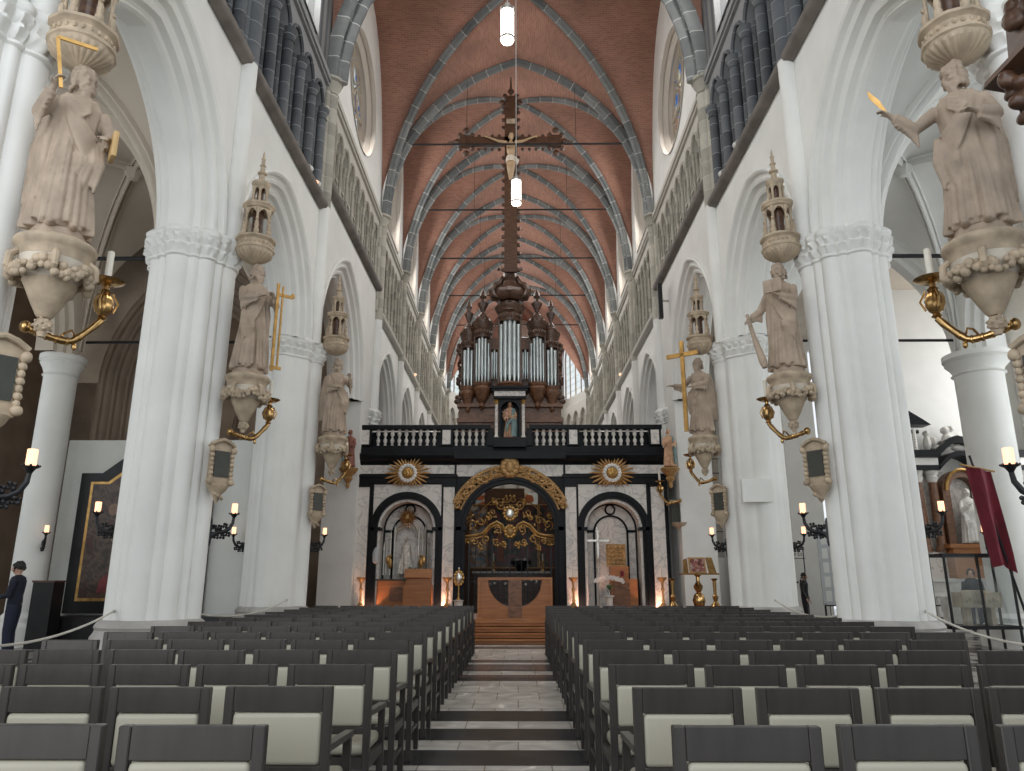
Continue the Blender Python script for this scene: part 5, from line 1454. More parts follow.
def cfb(g):
    tube(g,[(0,0,1.62),(0,-.02,1.45),(0,-.04,1.2),(0.02,-.03,.98),(0,-.02,.85)],[.08,.17,.16,.12,.15],14)
    for s in(-1,1):
        tube(g,[(s*.14,0,1.58),(s*.48,.02,1.66),(s*.90,.04,1.86)],[.075,.055,.035],10);hand(g,(s*.90,.04,1.86),(s*.9,0,.4),(0,-1,0),1.2)
        tube(g,[(s*.07,-.02,.85),(s*.07,-.12,.45),(s*.03,-.03,.06),(s*.03,-.10,-.05)],[.11,.08,.05,.04],10)
    tube(g,[(0,0,1.6),(0,-.05,1.75)],[.06,.05],8)
    p,R=head(g,(.02,-.08,1.82),.2,.4,s=1.0);hair_(g,p,R,1.,40,.12);beard_(g,p,.5)
g=G();cfb(g);remeshed(g,'body',M['tan'] if False else mat('crucifix_flesh',(.42,.29,.17),.5,var=.15),cf,.018,1)
g=G();lathe(g,[(.20,.72),(.19,.8),(.17,.95),(.14,.98)],20,mod=lambda a,z:1+.08*sin(a*7+z*20));tube(g,[(.16,-.05,.92),(.26,-.05,.8),(.24,-.04,.6)],[.05,.05,.02],8);build(g,'loincloth',M['corbel_white'],cf)
# pendant lamps
def make_pendant(L):
    t=thing('pendant_lamp','x','pendant lamp')
    g=G();cyl(g,(0,0,-.26),(0,0,.18),.095,n=24);build(g,'light_tube',M['lamp'],t)
    g=G();lathe(g,[(.1,-.30),(.104,-.3),(.104,-.26),(.1,-.26)],24,closed=False);cyl(g,(0,0,.18),(0,0,.24),.102,n=24);cyl(g,(0,0,.24),(0,0,.34),.03,n=10);build(g,'cap',M['metalgrey'],t)
    g=G();cyl(g,(0,0,-.33),(0,0,-.27),.085,n=20);build(g,'lower_lens',M['lamp'],t)
    g=G();cyl(g,(0,0,.34),(0,0,L),.007,n=6);build(g,'cable',M['cable'],t)
    return t
pl=make_pendant(11.4);pl.location=(-.14,9.1,9.27);pl['label']='nearest white cylindrical pendant lamp on a long cable';pl['group']='cylindrical pendant lamps'
place(pl,True,(-.02,13.4,9.0),0,'white cylindrical pendant lamp hanging in front of the great cross')
# ------------------------------------------------------------------ platform, altar, furniture in front of the screen
st=thing('altar_steps','honey wood stepped altar platform at the end of the aisle','steps',(0,0,0))
PT('platform','oak',st,lambda g:(bx(g,-5.4,5.6,19.2,22.85,0,.43),bx(g,-4.93,4.93,22.85,23.28,0,.43),bx(g,-5.4,5.6,19.15,19.25,.38,.45)),False)
for k in range(4): PT('step','oak',st,lambda g:(bx(g,-1.25,1.1,17.6+k*.4,19.25,.0 if k==0 else .108*k,.108*(k+1)-.02),bx(g,-1.27,1.12,17.57+k*.4,17.6+k*.4+.02,.108*(k+1)-.045,.108*(k+1)-.018)),False)
al=thing('wooden_altar','honey wood altar table with curved bowl-shaped cut-out and central post','altar',(-.08,20.9,.43))
def altar(g):
    bx(g,-1.0,1.0,-.4,.4,.97,1.04);
    n=20
    for s in(-1,1): bx(g,s*.93,s*1.0,-.4,.4,0,.97)
    # half round front: outside of the bowl is wood
    A=[(-.72*cos(pi*i/n),.97-.72*sin(pi*i/n)*1.0) for i in range(n+1)]
    for y in(-.36,.36):
        vs=[]
        for x,z in [(-.93,.97)]+A+[(.93,.97)]: vs+=[(x,y,0),(x,y,z)]
        g.add(vs,[(2*q,2*q+2,2*q+3,2*q+1) for q in range(len(A)+1)])
    K=len(A);g.add([(x,-.36,z) for x,z in A]+[(x,.36,z) for x,z in A],[(q,q+1,K+q+1,K+q) for q in range(K-1)])
PT('table','oak',al,altar,False)
PT('centre_post','midwood',al,lambda g:bx(g,-.18,.18,-.39,-.2,0,.97),False)
def make_candlestick(h,r=.07):
    t=thing('candlestick','x','candlestick')
    g=G();lathe(g,[(r*1.6,0),(r*1.7,.03),(r*1.2,.06),(r*.6,.1),(r*1.3,.18),(r*1.4,.24),(r*.5,.32),(r*.8,.38),(r*.4,.42),(r*.45,h*.6),(r*.9,h*.66),(r*.45,h*.72),(r*.5,h*.85),(r*1.0,h*.9),(r*1.9,h*.96),(r*2.0,h),(r*.4,h)],18);build(g,'stem',M['gilt_wood'],t)
    g=G();cyl(g,(0,0,h),(0,0,h+.32),.028,n=12);build(g,'candle',M['wax'],t);return t
cs=make_candlestick(1.05);u=False
for (x,lab) in((-4.72,'tall gilt candlestick before the far left white pilaster of the screen'),(-2.12,'tall gilt candlestick just left of the central arch'),(1.66,'tall gilt candlestick just right of the central arch'),(4.33,'tall gilt candlestick before the far right white pilaster')):
    place(cs,u,(x,23.0,.43),0,lab,'tall candlesticks before the choir screen');u=True
    l=bpy.data.lights.new('uplight','SPOT');l.energy=48;l.color=(1,.5,.32);l.spot_size=1.6;l.shadow_soft_size=.05
    o=bpy.data.objects.new('uplight',l);COL.objects.link(o);o.location=(x+.22*(1 if x<-3 or 0<x<3 else -1),22.92,.47);o.rotation_euler=(math.radians(155),0,0)
mo=thing('monstrance_stand','gilt and silver monstrance on a white pillar, left of the altar','monstrance',(-1.78,23.0,.43))
PT('foot','white_stone',mo,lambda g:lathe(g,[(.17,0),(.17,.08),(.13,.12),(.13,.35),(.17,.38),(.05,.4)],20))
PT('stem','gold',mo,lambda g:lathe(g,[(.06,.4),(.02,.5),(.035,.56),(.018,.62),(.02,.8)],12))
PT('ring','gold',mo,lambda g:(lathe(g,[(.0,-.03),(.13,-.03),(.16,0),(.13,.03),(0,.03)],20),) and None or [ball(g,(.13*cos(a*.52),0,1.02+.2*sin(a*.52)),(.045,.03,.05),8,6) for a in range(12)])
PT('host_case','silver',mo,lambda g:(ball(g,(0,0,1.02),(.1,.05,.16),14,8),ball(g,(0,0,1.3),(.03,.03,.05),8,6)))
# left niche: reliquary group
M['silk']=mat('silver_robe',(.62,.58,.52),.5,.2,var=.3,scale=9)
rq=thing('madonna_shrine','small white-robed Madonna in a spiked gilt shrine with halo, left niche','shrine',(SX-3.25,SYF+.38,1.55))
g=G();robe(g,1.15,31,hem=.34);p,R=head(g,(0,-.02,1.10),0,.1,s=.68);remeshed(g,'figure',M['silk'],rq,.012,1)
PT('shrine_frame','silver',rq,lambda g:[lathe(g,[(.035,0),(.02,.05),(.018,h),(.035,h+.02),(.0,h+.28)],8,(x,.05,0)) for x,h in((-.62,.9),(-.5,1.1),(-.38,1.3),(.38,1.3),(.5,1.15),(.6,1.35),(-.70,.75),(.70,.95))]+[tube(g,[(.38*cos(a),.06,1.15+.42*sin(a)) for a in [pi*q/12 for q in range(13)]],.03,6),tube(g,[(.30*cos(a),.06,1.15+.34*sin(a)) for a in [pi*q/12 for q in range(13)]],.02,6)])
PT('gilt_angels','gold',rq,lambda g:[(ball(g,(s*.48,-.05,.35),(.07,.06,.17),8,6),ball(g,(s*.48,-.05,.57),.05,8,6),ball(g,(s*.56,0,.45),(.06,.03,.13),8,6)) for s in(-1,1)])
def halo(g):
    for k in range(22):
        a=2*pi*k/22;L=.30+.07*(k%2);d=(cos(a),sin(a));n_=(-sin(a)*.04,cos(a)*.04)
        g.add([(d[0]*.08+n_[0],.05,1.78+d[1]*.08+n_[1]),(d[0]*.08-n_[0],.05,1.78+d[1]*.08-n_[1]),(d[0]*L,.05,1.78+d[1]*L),(d[0]*.1,-.03,1.78+d[1]*.1)],[(0,1,2),(0,3,2),(3,1,2),(0,1,3)])
    ball(g,(0,.03,1.78),(.09,.04,.09),12,8)
PT('halo','gilt_wood',rq,halo)
tb=thing('shrine_table','brown wooden table under the shrine in the left niche','table',(SX-3.3,SYF+.2,.43))
PT('table_top','slate',tb,lambda g:bx(g,-.85,.6,-.25,.35,.95,1.0),False)
PT('cabinet_body','oak',tb,lambda g:bx(g,-.75,.15,-.2,.3,0,.95),False)
PT('drawer','midwood',tb,lambda g:bx(g,-.35,.1,-.23,-.19,.35,.75),False)
lc=thing('lectern','honey wood lectern with sloped top in front of the left niche','lectern',(SX-2.75,SYF-.3,.43))
PT('lectern_body','oak',lc,lambda g:bx(g,-.42,.42,-.2,.2,0,.82),False)
PT('lectern_desk','oak',lc,lambda g:(bx(g,-.35,.38,-.15,.15,.82,1.05),prism(g,[(-.4,0),(.42,0),(.42,.3),(-.4,.3)],(0,-.2,1.02),(1,0,0),(0,.5,.86),(0,-.03,.02),1)),False)
def plant(loc,label,petals,n=26,h=.4,seed=1,pot='white_stone'):
    t=thing('flower_pot' if petals else 'potted_plant',label,'plant',loc);rnd=random.Random(seed)
    PT('pot',pot,t,lambda g:lathe(g,[(.07,0),(.10,.12),(.11,.16),(.09,.16)],14))
    g=G()
    for k in range(n):
        a=rnd.uniform(0,6.28);L=rnd.uniform(.5,1)*h;x,y=L*cos(a)*.8,L*sin(a)*.6;w=.018
        g.add([(0,0,.14),(x*.5-w,y*.5,.16+L*.6),(x*.5+w,y*.5,.16+L*.6),(x,y,.14+L*rnd.uniform(.4,.9))],[(0,1,2),(1,3,2)])
    build(g,'leaves',M['leaf'],t)
    if petals:
        g=G()
        for k in range(22):
            x=-.42+.84*k/21;zz=.52+.03*sin(k*2.3)-.4*abs(x)**1.6
            for q in range(5): ball(g,(x+.035*cos(q*1.26),-.02*(q%2),zz+.035*sin(q*1.26)),(.026,.012,.026),6,4)
        build(g,'petals',M['white_petal'],t)
    return t
plant((SX-3.0,SYF+.12,1.43),'green leafy plant on the shrine table in the left niche',False,30,.3,2,'slate')
# left niche glass vase on stand
vs_=thing('processional_lantern','thin stand with pale blue glass lantern at left edge of left niche','lantern',(SX-4.1,SYF-.1,.43))
PT('stand','iron',vs_,lambda g:(cyl(g,(0,0,0),(0,0,1.45),.015,n=8),lathe(g,[(.14,0),(.14,.03),(.02,.05)],14)))
PT('lantern_glass','grey_board',vs_,lambda g:(lathe(g,[(.03,1.45),(.10,1.5),(.11,1.75),(.08,1.85),(.02,1.95)],8),))
# right niche: silver cross on stand, reliquary, cabinet, orchids
sc_=thing('silver_cross','slender silver processional cross standing in the right niche','cross',(SX+2.72,SYF+.1,.43))
PT('shaft','silver',sc_,lambda g:(cyl(g,(0,0,0),(0,0,2.1),.014,n=8),ball(g,(0,0,1.62),(.06,.06,.08),10,8),ball(g,(.0,0,1.45),(.04,.04,.05),8,6)))
PT('cross_head','silver',sc_,lambda g:(bx(g,-.03,.03,-.02,.02,1.7,2.5),bx(g,-.33,.33,-.02,.02,2.12,2.18),[ball(g,p,(.055,.03,.055),8,6) for p in((-.35,0,2.15),(.35,0,2.15),(0,0,2.52),(0,0,2.15))]))
cb=thing('cabinet','brown wooden cabinet in the right niche','cabinet',(SX+3.45,SYF+.3,.43))
PT('cabinet_body','oak',cb,lambda g:bx(g,-.35,.45,-.2,.35,0,1.0),False);PT('door','midwood',cb,lambda g:bx(g,-.30,.2,-.23,-.19,.1,.9),False)
PT('tabernacle','oak',cb,lambda g:bx(g,-.35,.2,-.12,.3,1.0,1.38),False);PT('red_seal','red_cloth',cb,lambda g:lathe(g,[(.05,1.08),(.06,1.2),(.04,1.24)],10,(.0,-.15,0)))
rb=thing('relief_panel','square gilt relief panel standing on the cabinet in the right niche','relief',(SX+3.30,SYF+.35,1.81))
PT('panel','gilt_wood',rb,lambda g:(bx(g,-.3,.3,0,.06,0,.68),),False)
PT('relief_figures','gilt_wood',rb,lambda g:[ball(g,(-.22+.11*(q%5),-.02,.1+.12*(q//5)),(.05,.04,.06),8,6) for q in range(25)])
plant((SX+3.0,SYF-.15,.95),'white orchids in a glass bowl in front of the right niche',True,24,.25,5,'clear')
wb=thing('flower_stand','low white stand under the orchids','stand',(SX+3.0,SYF-.15,.43));PT('column','white_stone',wb,lambda g:lathe(g,[(.16,0),(.16,.05),(.1,.08),(.1,.46),(.15,.48),(.15,.52)],18))
# brass eagle-style lectern with icon, right
bl=thing('brass_lectern','brass reading desk with framed icon, right of the screen','lectern',(4.62,19.9,.43))
PT('stem','brass',bl,lambda g:lathe(g,[(.2,0),(.2,.06),(.08,.1),(.06,.2),(.13,.34),(.16,.46),(.12,.6),(.05,.66),(.10,.74),(.12,.82),(.05,.92),(.05,1.05),(.09,1.1)],20,(.05,0,0),mod=lambda a,z:1+.05*cos(a*8)))
PT('desk','brass',bl,lambda g:(bx(g,-.40,.55,-.25,.2,1.1,1.14),prism(g,[(-.36,0),(-.22,0),(-.22,.4),(-.32,.36)],(0,-.2,1.14),(1,0,0),(0,.3,.95),(0,.03,0),1),prism(g,[(.30,0),(.50,0),(.42,.42),(.26,.42)],(0,-.2,1.14),(1,0,0),(0,.3,.95),(0,.03,0),1)),False)
if_=PT('icon_frame','gilt_wood',bl,lambda g:prism(g,[(-.2,0),(.24,0),(.24,.42),(-.2,.42)],(0,-.22,1.14),(1,0,0),(0,.3,.95),(0,.03,0),1),False)
M['icon']=paintmat('icon_painting',[(.35,(.06,.02,.02)),(.5,(.30,.10,.08)),(.6,(.45,.40,.35)),(.7,(.1,.09,.15))],7)
PT('icon_painting','icon',if_,lambda g:prism(g,[(-.16,.04),(.2,.04),(.2,.38),(-.16,.38)],(0,-.235,1.14),(1,0,0),(0,.3,.95),(0,.005,0),1),False)
u=False;bcs=None
g0=[(4.08,20.2),(5.20,20.3)]
t=thing('brass_candlestick','baluster brass candlestick on black block, left of the brass lectern','candlestick',(4.08,20.3,.43))
PT('stem','brass',t,lambda g:lathe(g,[(.14,.12),(.12,.2),(.14,.3),(.05,.42),(.08,.55),(.04,.6),(.05,.95),(.1,1.0),(.02,1.02)],16));PT('block','iron',t,lambda g:bx(g,-.28,.28,-.2,.2,0,.12),False)
place(t,True,(5.22,20.4,.43),0,'baluster brass candlestick on black block, right of the brass lectern')
# polychrome statuettes beside the screen
for s,x,y,lab in((1,4.66,22.66,'small painted saint with candle on bracket beside the screen, right'),(-1,-5.2,22.66,'small painted saint in red on bracket beside the screen, left')):
    t=thing('painted_saint',lab,'statue',(x,y-.05,4.75))
    g=G();robe(g,1.15,41+s,hem=.28);p,R=head(g,(0,-.02,1.09),0,.1,s=.66);arm(g,(-.2,0,1.38),(-.28,-.18,1.1),(-.06,-.34,1.2),.64);arm(g,(.2,0,1.38),(.28,-.18,1.1),(.1,-.34,1.0),.64);hair_(g,p,R,.66,30)
    remeshed(g,'body',M['redrobe'] if s<0 else M['dress'],t,.012,1)
    g=G()
    for j in range(6): tube(g,[(s*.12,-.05+.03*j,.95),(s*(.17-.02*j),-.12+.04*j,.55),(s*(.17-.02*j),-.12+.05*j,.08)],[.03,.04,.035],8)
    remeshed(g,'mantle',M['mantle'],t,.012,1)
    t=thing('statue_bracket',"gilt carved bracket under the %s painted saint"%('right' if s>0 else 'left'),'bracket',(x,y-.05,4.72))
    PT('shelf','gilt_wood',t,lambda g:lathe(g,[(.02,-.62),(.06,-.55),(.05,-.45),(.14,-.32),(.10,-.26),(.22,-.12),(.27,-.06),(.28,0),(.02,.01)],20,mod=lambda a,z:1+.08*cos(a*7)))
place(brs,True,(4.72+.2,22.6,3.75),math.radians(150),'gilt brass candle arm beneath the small painted saint, right of screen')
t=thing('wall_plate','small grey-green metal plate on the white pillar right of the screen','plate',(4.95,23.0,3.0))
PT('plate','slate',t,lambda g:bx(g,-.24,.24,0,.05,.1,.72),False);PT('moulding','canopy',t,lambda g:(bx(g,-.28,.28,-.03,.06,.70,.78),lathe(g,[(.0,-.12),(.2,.0),(.26,.1)],16,(0,.05,0),a0=pi,a1=2*pi)),False)
# blank whitewashed panel on pier 3 right
g=G();bx(g,4.92,5.56,16.30,16.44,3.05,3.55);o=build(g,'wall_panel',M['plaster'],smooth=False);tag(o,'blank whitewashed rectangular panel on the farthest right pier','panel')
# small spot lamps on the string course
def spotlamp(loc,label,on):
    t=thing('spot_lamp',label,'spot lamp',loc,0,'spot lamps on the gallery ledge')
    PT('housing','white_panel',t,lambda g:(cyl(g,(0,0,.12),(0,-.22,.04),.075,n=14),cyl(g,(0,0,.0),(0,0,.12),.02,n=8)))
    PT('lens','glowcandle' if on else 'metalgrey',t,lambda g:cyl(g,(0,-.222,.039),(0,-.232,.035),.066,n=14))
spotlamp((-4.86,15.5,ZSTR+.1),'white spot lamp, dark, upper one on the left gallery ledge',False)
spotlamp((-4.86,16.2,ZSTR+.1),'lit spot lamp glowing amber on the left gallery ledge',True)
spotlamp((4.86,14.6,ZSTR+.1),'white spot lamp on the right gallery ledge, nearer one',False)
spotlamp((4.86,15.8,ZSTR+.1),'white spot lamp on the right gallery ledge, farther one',False)
spotlamp((-4.8,33.5,ZSTR+.1),'tiny lit lamp far down the left gallery',True)
spotlamp((4.8,33.5,ZSTR+.1),'tiny lit lamp far down the right gallery',True)
t=thing('loudspeaker','slim black loudspeaker column high on the right wall','loudspeaker',(4.66,22.7,10.2));PT('cabinet','iron',t,lambda g:bx(g,-.07,.07,-.08,.08,-.6,.6),False);PT('bracket','metalgrey',t,lambda g:bx(g,.07,.28,-.02,.02,-.02,.04),False)
# ------------------------------------------------------------------ choir behind the gate
M['paintA']=paintmat('altarpiece_left_panel',[(.3,(.03,.02,.02)),(.42,(.25,.12,.06)),(.5,(.10,.22,.30)),(.58,(.45,.30,.2)),(.7,(.55,.5,.4))],2.5,3)
M['paintB']=paintmat('altarpiece_centre',[(.3,(.01,.012,.01)),(.48,(.05,.045,.03)),(.55,(.16,.02,.035)),(.63,(.06,.05,.04)),(.72,(.2,.15,.1))],2.2,8)
t=thing('altarpiece','painted triptych altarpiece seen through the gate','altarpiece',(-.3,31,1.8))
for (a,b,m_,lab) in((-1.65,-1.0,'paintA',None),(-.95,1.1,'paintB',None),(1.2,1.85,'paintB',None)):
    PT('painted_panel',m_,t,lambda g:bx(g,a,b,0,.05,.1,2.6),False)
    PT('panel_frame','gilt_wood',t,lambda g:(bx(g,a-.04,a,-.03,.05,.06,2.64),bx(g,b,b+.04,-.03,.05,.06,2.64),bx(g,a,b,-.03,.05,.06,.1),bx(g,a,b,-.03,.05,2.6,2.64)),False)
# robed figure painted in the centre panel (flat paint)
PT('painted_red_figure','redrobe',t,lambda g:prism(g,[(-.12,0),(.16,0),(.14,.5),(.18,.9),(.08,1.0),(.05,1.15),(-.05,1.15),(-.08,1.0),(-.2,.85),(-.1,.5)],(-.45,-.012,.35),(1,0,0),(0,0,1),(0,.01,0),1),False)
t=thing('high_altar','dark high altar with pale cloth behind the gate','altar',(-.3,29.5,0))
PT('altar_block','darkwood',t,lambda g:bx(g,-1.4,1.5,-.4,.5,0,1.65),False);PT('altar_cloth','white_panel',t,lambda g:bx(g,-1.45,1.55,-.45,.5,1.65,1.72),False)
PT('carved_front','silver',t,lambda g:[ball(g,(-1.2+.2*k,-.42,1.3+.1*sin(k*2)),(.1,.04,.08),8,6) for k in range(14)])
t=thing('black_urn','round black urn on the high altar behind the gate','urn',(.1,29.3,1.72));PT('bowl','iron',t,lambda g:lathe(g,[(.2,0),(.15,.08),(.4,.25),(.42,.4),(.3,.5),(.1,.55)],18))
u=False;cs2=make_candlestick(.35,.05)
for x,lab in((-.95,'small candle left of the black urn behind the gate'),(.95,'small candle right of the black urn behind the gate')):
    place(cs2,u,(x,29.35,1.72),0,lab,'small candles on the high altar');u=True
# dark choir stalls closing the lower choir
for s in(-1,1):
    t=thing('choir_stalls','tall dark carved choir stalls, %s side behind the screen'%('left' if s<0 else 'right'),'choir stalls',(s*3.9,32,0))
    PT('back_panel','darkwood',t,lambda g:(bx(g,s*.3,s*.5,-6,8,0,5.0),bx(g,-s*.5,s*.5,-6,8,4.9,5.1)),False)
    for k in range(9): PT('seat','darkwood',t,lambda g:(bx(g,-s*.2,s*.3,-5.6+k*1.2,-4.8+k*1.2,.3,.9),bx(g,-s*.3,s*.3,-4.8+k*1.2,-4.7+k*1.2,.3,1.4)),False)
t=thing('choir_partition','dark wooden partition with traceried openings closing the choir behind the altarpiece','partition',(-.3,33.5,0))
PT('panel','darkwood',t,lambda g:(bx(g,-3.0,3.3,0,.15,0,4.3),bx(g,-3.0,-1.6,0,.15,4.3,5.4),bx(g,-1.2,.6,0,.15,4.3,5.4),bx(g,1.2,3.3,0,.15,4.3,5.4)),False)
PT('stained_pane','stained',t,lambda g:(bx(g,.6,1.2,.06,.08,4.3,5.2),bx(g,-1.6,-1.2,.06,.08,4.3,5.1)),False)
area('choir_daylight',(0,37,9),(math.radians(-70),0,0),4,2,60)
# ------------------------------------------------------------------ left aisle
t=thing('painting_screen','tall white display wall standing in the left aisle','display wall',(-8.9,17.75,0))
PT('panel','white_panel',t,lambda g:bx(g,-2.05,2.55,0,.12,.0,4.7),False)
PT('black_plinth','iron',t,lambda g:(bx(g,-1.4,2.5,-.9,0,0,.62),),False)
M['altarpaint']=paintmat('dark_oil_painting',[(.25,(.012,.009,.007)),(.42,(.035,.022,.016)),(.5,(.10,.06,.04)),(.56,(.03,.022,.02)),(.64,(.07,.02,.018)),(.70,(.05,.035,.025)),(.78,(.03,.045,.07))],2.6,2)
t=thing('altar_painting','large dark oil painting in black and gilt stepped frame, left aisle','painting',(-8.85,17.62,.66))
OUT=[(-1.6,0),(1.6,0),(1.6,3.22),(1.1,3.22),(.45,3.72),(-.45,3.72),(-1.1,3.22),(-1.6,3.22)]
def shr(P,d): return [(x*(1-d/1.6),.0+d+(z)*(1-2*d/3.6)) for x,z in P]
PT('outer_frame','iron',t,lambda g:prism(g,OUT,(0,.0,0),(1,0,0),(0,0,1),(0,.08,0),1),False)
PT('gilt_fillet','gold',t,lambda g:prism(g,shr(OUT,.27),(0,-.03,0),(1,0,0),(0,0,1),(0,.06,0),1),False)
cv_=PT('canvas','altarpaint',t,lambda g:prism(g,shr(OUT,.34),(0,-.045,0),(1,0,0),(0,0,1),(0,.03,0),1),False)
M['paint_red']=mat('painted_red_drapery',(.15,.02,.025),.4,var=.4,scale=6);M['paint_blue']=mat('painted_blue_drapery',(.06,.10,.17),.4,var=.4,scale=6);M['paint_flesh']=mat('painted_flesh',(.20,.12,.08),.4,var=.3,scale=6)
def blob(P,x,z,mt_,nm_): PT(nm_,mt_,cv_,lambda g:prism(g,P,(x,-.052,z),(1,0,0),(0,0,1),(0,.01,0),1),False)
blob([(-.5,0),(.6,0),(.75,.35),(.45,.6),(.5,1.0),(.2,1.25),(0,1.0),(-.1,.6),(-.45,.3)],-.35,.45,'paint_red','painted_red_robe')
blob([(-.2,0),(.35,.1),(.5,.6),(.3,.9),(.0,.7)],.15,1.9,'paint_blue','painted_blue_robe')
for (x,z,r) in((-.05,1.75,.10),(.35,1.45,.11),(-.6,1.7,.09),(.0,2.75,.10),(-.7,2.35,.12),(.6,2.5,.10),(-.35,2.55,.13),(.5,.9,.12)):
    PT('painted_face','paint_flesh',cv_,lambda g:prism(g,[(r*cos(a*pi/5),r*1.2*sin(a*pi/5)) for a in range(10)],(x,-.05,z),(1,0,0),(0,0,1),(0,.006,0),1),False)
t=thing('dark_pedestal','black cabinet standing before the left aisle column','cabinet',(-10.2,16.55,0));PT('body','iron',t,lambda g:bx(g,-.2,.25,-.2,.2,0,1.35),False);PT('top','darkwood',t,lambda g:bx(g,-.22,.27,-.22,.22,1.35,1.39),False)
# left confessional seen between the piers
t=thing('confessional','red-brown wooden confessional beyond the middle left pier','confessional',(-8.3,23.4,0));PT('body','midwood',t,lambda g:(bx(g,-.8,.8,-.3,.5,0,1.95),),False);PT('cornice','midwood',t,lambda g:bx(g,-.9,.9,-.4,.5,1.95,2.1),False);PT('curtain','red_cloth',t,lambda g:lathe(g,[(.3,.3),(.32,1.7)],20,(.35,-.25,0),mod=lambda a,z:1+.05*sin(a*9)))
# white partition seen between piers 2 and 3 left
g=G();bx(g,-7.9,-6.2,20.9,21.1,0,4.6);o=build(g,'partition',M['plaster'],smooth=False);tag(o,'plain white partition glimpsed between the middle and far left piers','partition')
g=G();cyl(g,(-6.62,20.6,0),(-6.62,20.6,7.4),.03,n=8);o=build(g,'banner_pole',M['iron']);tag(o,'thin black upright pole between the middle and far left piers','pole')
# ------------------------------------------------------------------ people
def person(name,label,loc,rz,H,top,legs,armsP,long_hair=False,seed=1):
    t=thing(name,label,'person',loc,rz);k=H/1.75
    g=G()
    tube(g,[Vector(p)*k for p in((0,0,1.42),(0,-.02,1.55))],[.06*k,.052*k],10)
    p,R=head(g,Vector((0,-.03,1.63))*k,0,.15,s=k*.98)
    tube(g,[Vector(p_)*k for p_ in((0,0,1.45),(0,0,1.3),(0,0,1.1),(0,0,.95))],[.1*k,.13*k,.12*k,.13*k],12)
    for s in(-1,1):
        tube(g,[Vector((s*.09,0,.92))*k,Vector((s*.10,-.02,.5))*k,Vector((s*.10,.02,.10))*k],[.075*k,.05*k,.035*k],10)
        tube(g,[Vector((s*.10,.02,.06))*k,Vector((s*.11,-.16,.04))*k],[.045*k,.04*k],8)
        sh,el,ha=armsP[0 if s<0 else 1]
        tube(g,[Vector(q)*k for q in(sh,el,ha)],[.045*k,.038*k,.028*k],8);d=(Vector(ha)-Vector(el)).normalized();hand(g,Vector(ha)*k,d,(0,-.2,1),.95*k)
    remeshed(g,'body',M['skin'],t,.010*k,1)
    g=G()
    vs=[]
    lathe(g,[(.17,.90),(.175,1.0),(.165,1.12),(.185,1.28),(.195,1.38),(.16,1.46),(.075,1.50),(.06,1.505)],24,mod=lambda a,z:(1+.0*z)*(1-.28*abs(sin(a))))
    g.v=[tuple(c*k for c in v) for v in g.v]
    for s in(-1,1):
        sh,el,ha=[Vector(q)*k for q in armsP[0 if s<0 else 1]];tube(g,[sh,el,el*.15+ha*.85],[.068*k,.058*k,.045*k],10)
    remeshed(g,'jacket',M[top],t,.013,1)
    g=G()
    for s in(-1,1): tube(g,[Vector((s*.085,0,.95))*k,Vector((s*.10,0,.80))*k,Vector((s*.105,-.02,.48))*k,Vector((s*.105,.015,.08))*k],[.105*k,.10*k,.075*k,.065*k],12)
    ball(g,Vector((0,0,.93))*k,(.16*k,.12*k,.11*k),12,8);remeshed(g,'trousers',M[legs],t,.013,1)
    g=G();hair_(g,p,R,k*.98,45,.22 if long_hair else .05,random.Random(seed));remeshed(g,'hair',M['hair'],t,.009,1)
    for s in(-1,1):
        g=G();ball(g,Vector((s*.105,-.06,.045))*k,(.052*k,.14*k,.05*k),10,8);build(g,'shoe',M['iron'],t)
    return t
NA=(((-.19,0,1.40),(-.26,-.05,1.12),(-.15,-.30,1.12)),((.19,0,1.40),(.26,-.05,1.12),(.13,-.30,1.10)))
HA=(((-.19,0,1.40),(-.24,.02,1.12),(-.22,-.10,.86)),((.19,0,1.40),(.24,.02,1.12),(.22,-.10,.86)))
person('person','person in dark blue clothes standing in the left aisle, hands raised before them',(-9.45,14.4,0),math.radians(-75),1.74,'darkblue','jeans',NA)
person('person','person in black coat standing before the lancet windows, right transept',(9.0,24.2,0),math.radians(60),1.62,'iron','iron',HA,True,4)
M['brownjacket']=mat('brown_jacket',(.10,.06,.045),.8)
person('person','person in brown jacket standing behind the glass case in the right chapel',(13.0,20.8,0),math.radians(20),1.66,'brownjacket','skin',HA,True,5)
person('person','person in dark jacket and jeans behind the glass case, nearer its middle post',(12.45,21.1,0),math.radians(-30),1.7,'darkblue','jeans',HA,False,6)
# ------------------------------------------------------------------ ropes
def rope(p0,p1,sag,label):
    t=thing('barrier_rope',label,'rope',(0,0,0));p0,p1=Vector(p0),Vector(p1)
    PT('rope','rope',t,lambda g:tube(g,[p0*(1-u)+p1*u-Vector((0,0,sag*4*u*(1-u))) for u in[q/20 for q in range(21)]],.016,8))
    for p in(p0,p1): PT('hook','metalgrey',t,lambda g:ball(g,p,.025,8,6))
rope((-5.9,7.05,.95),(-5.75,10.95,.97),.28,'pale rope slung between the nearest and middle left piers')
rope((-5.5,12.3,.97),(-5.0,16.6,.98),.22,'pale rope slung between the middle and farthest left piers')
rope((5.5,12.3,.97),(5.4,16.2,.98),.22,'pale rope slung between the middle and farthest right piers')
rope((5.9,7.05,.95),(5.75,10.95,.97),.28,'pale rope slung between the nearest and middle right piers')
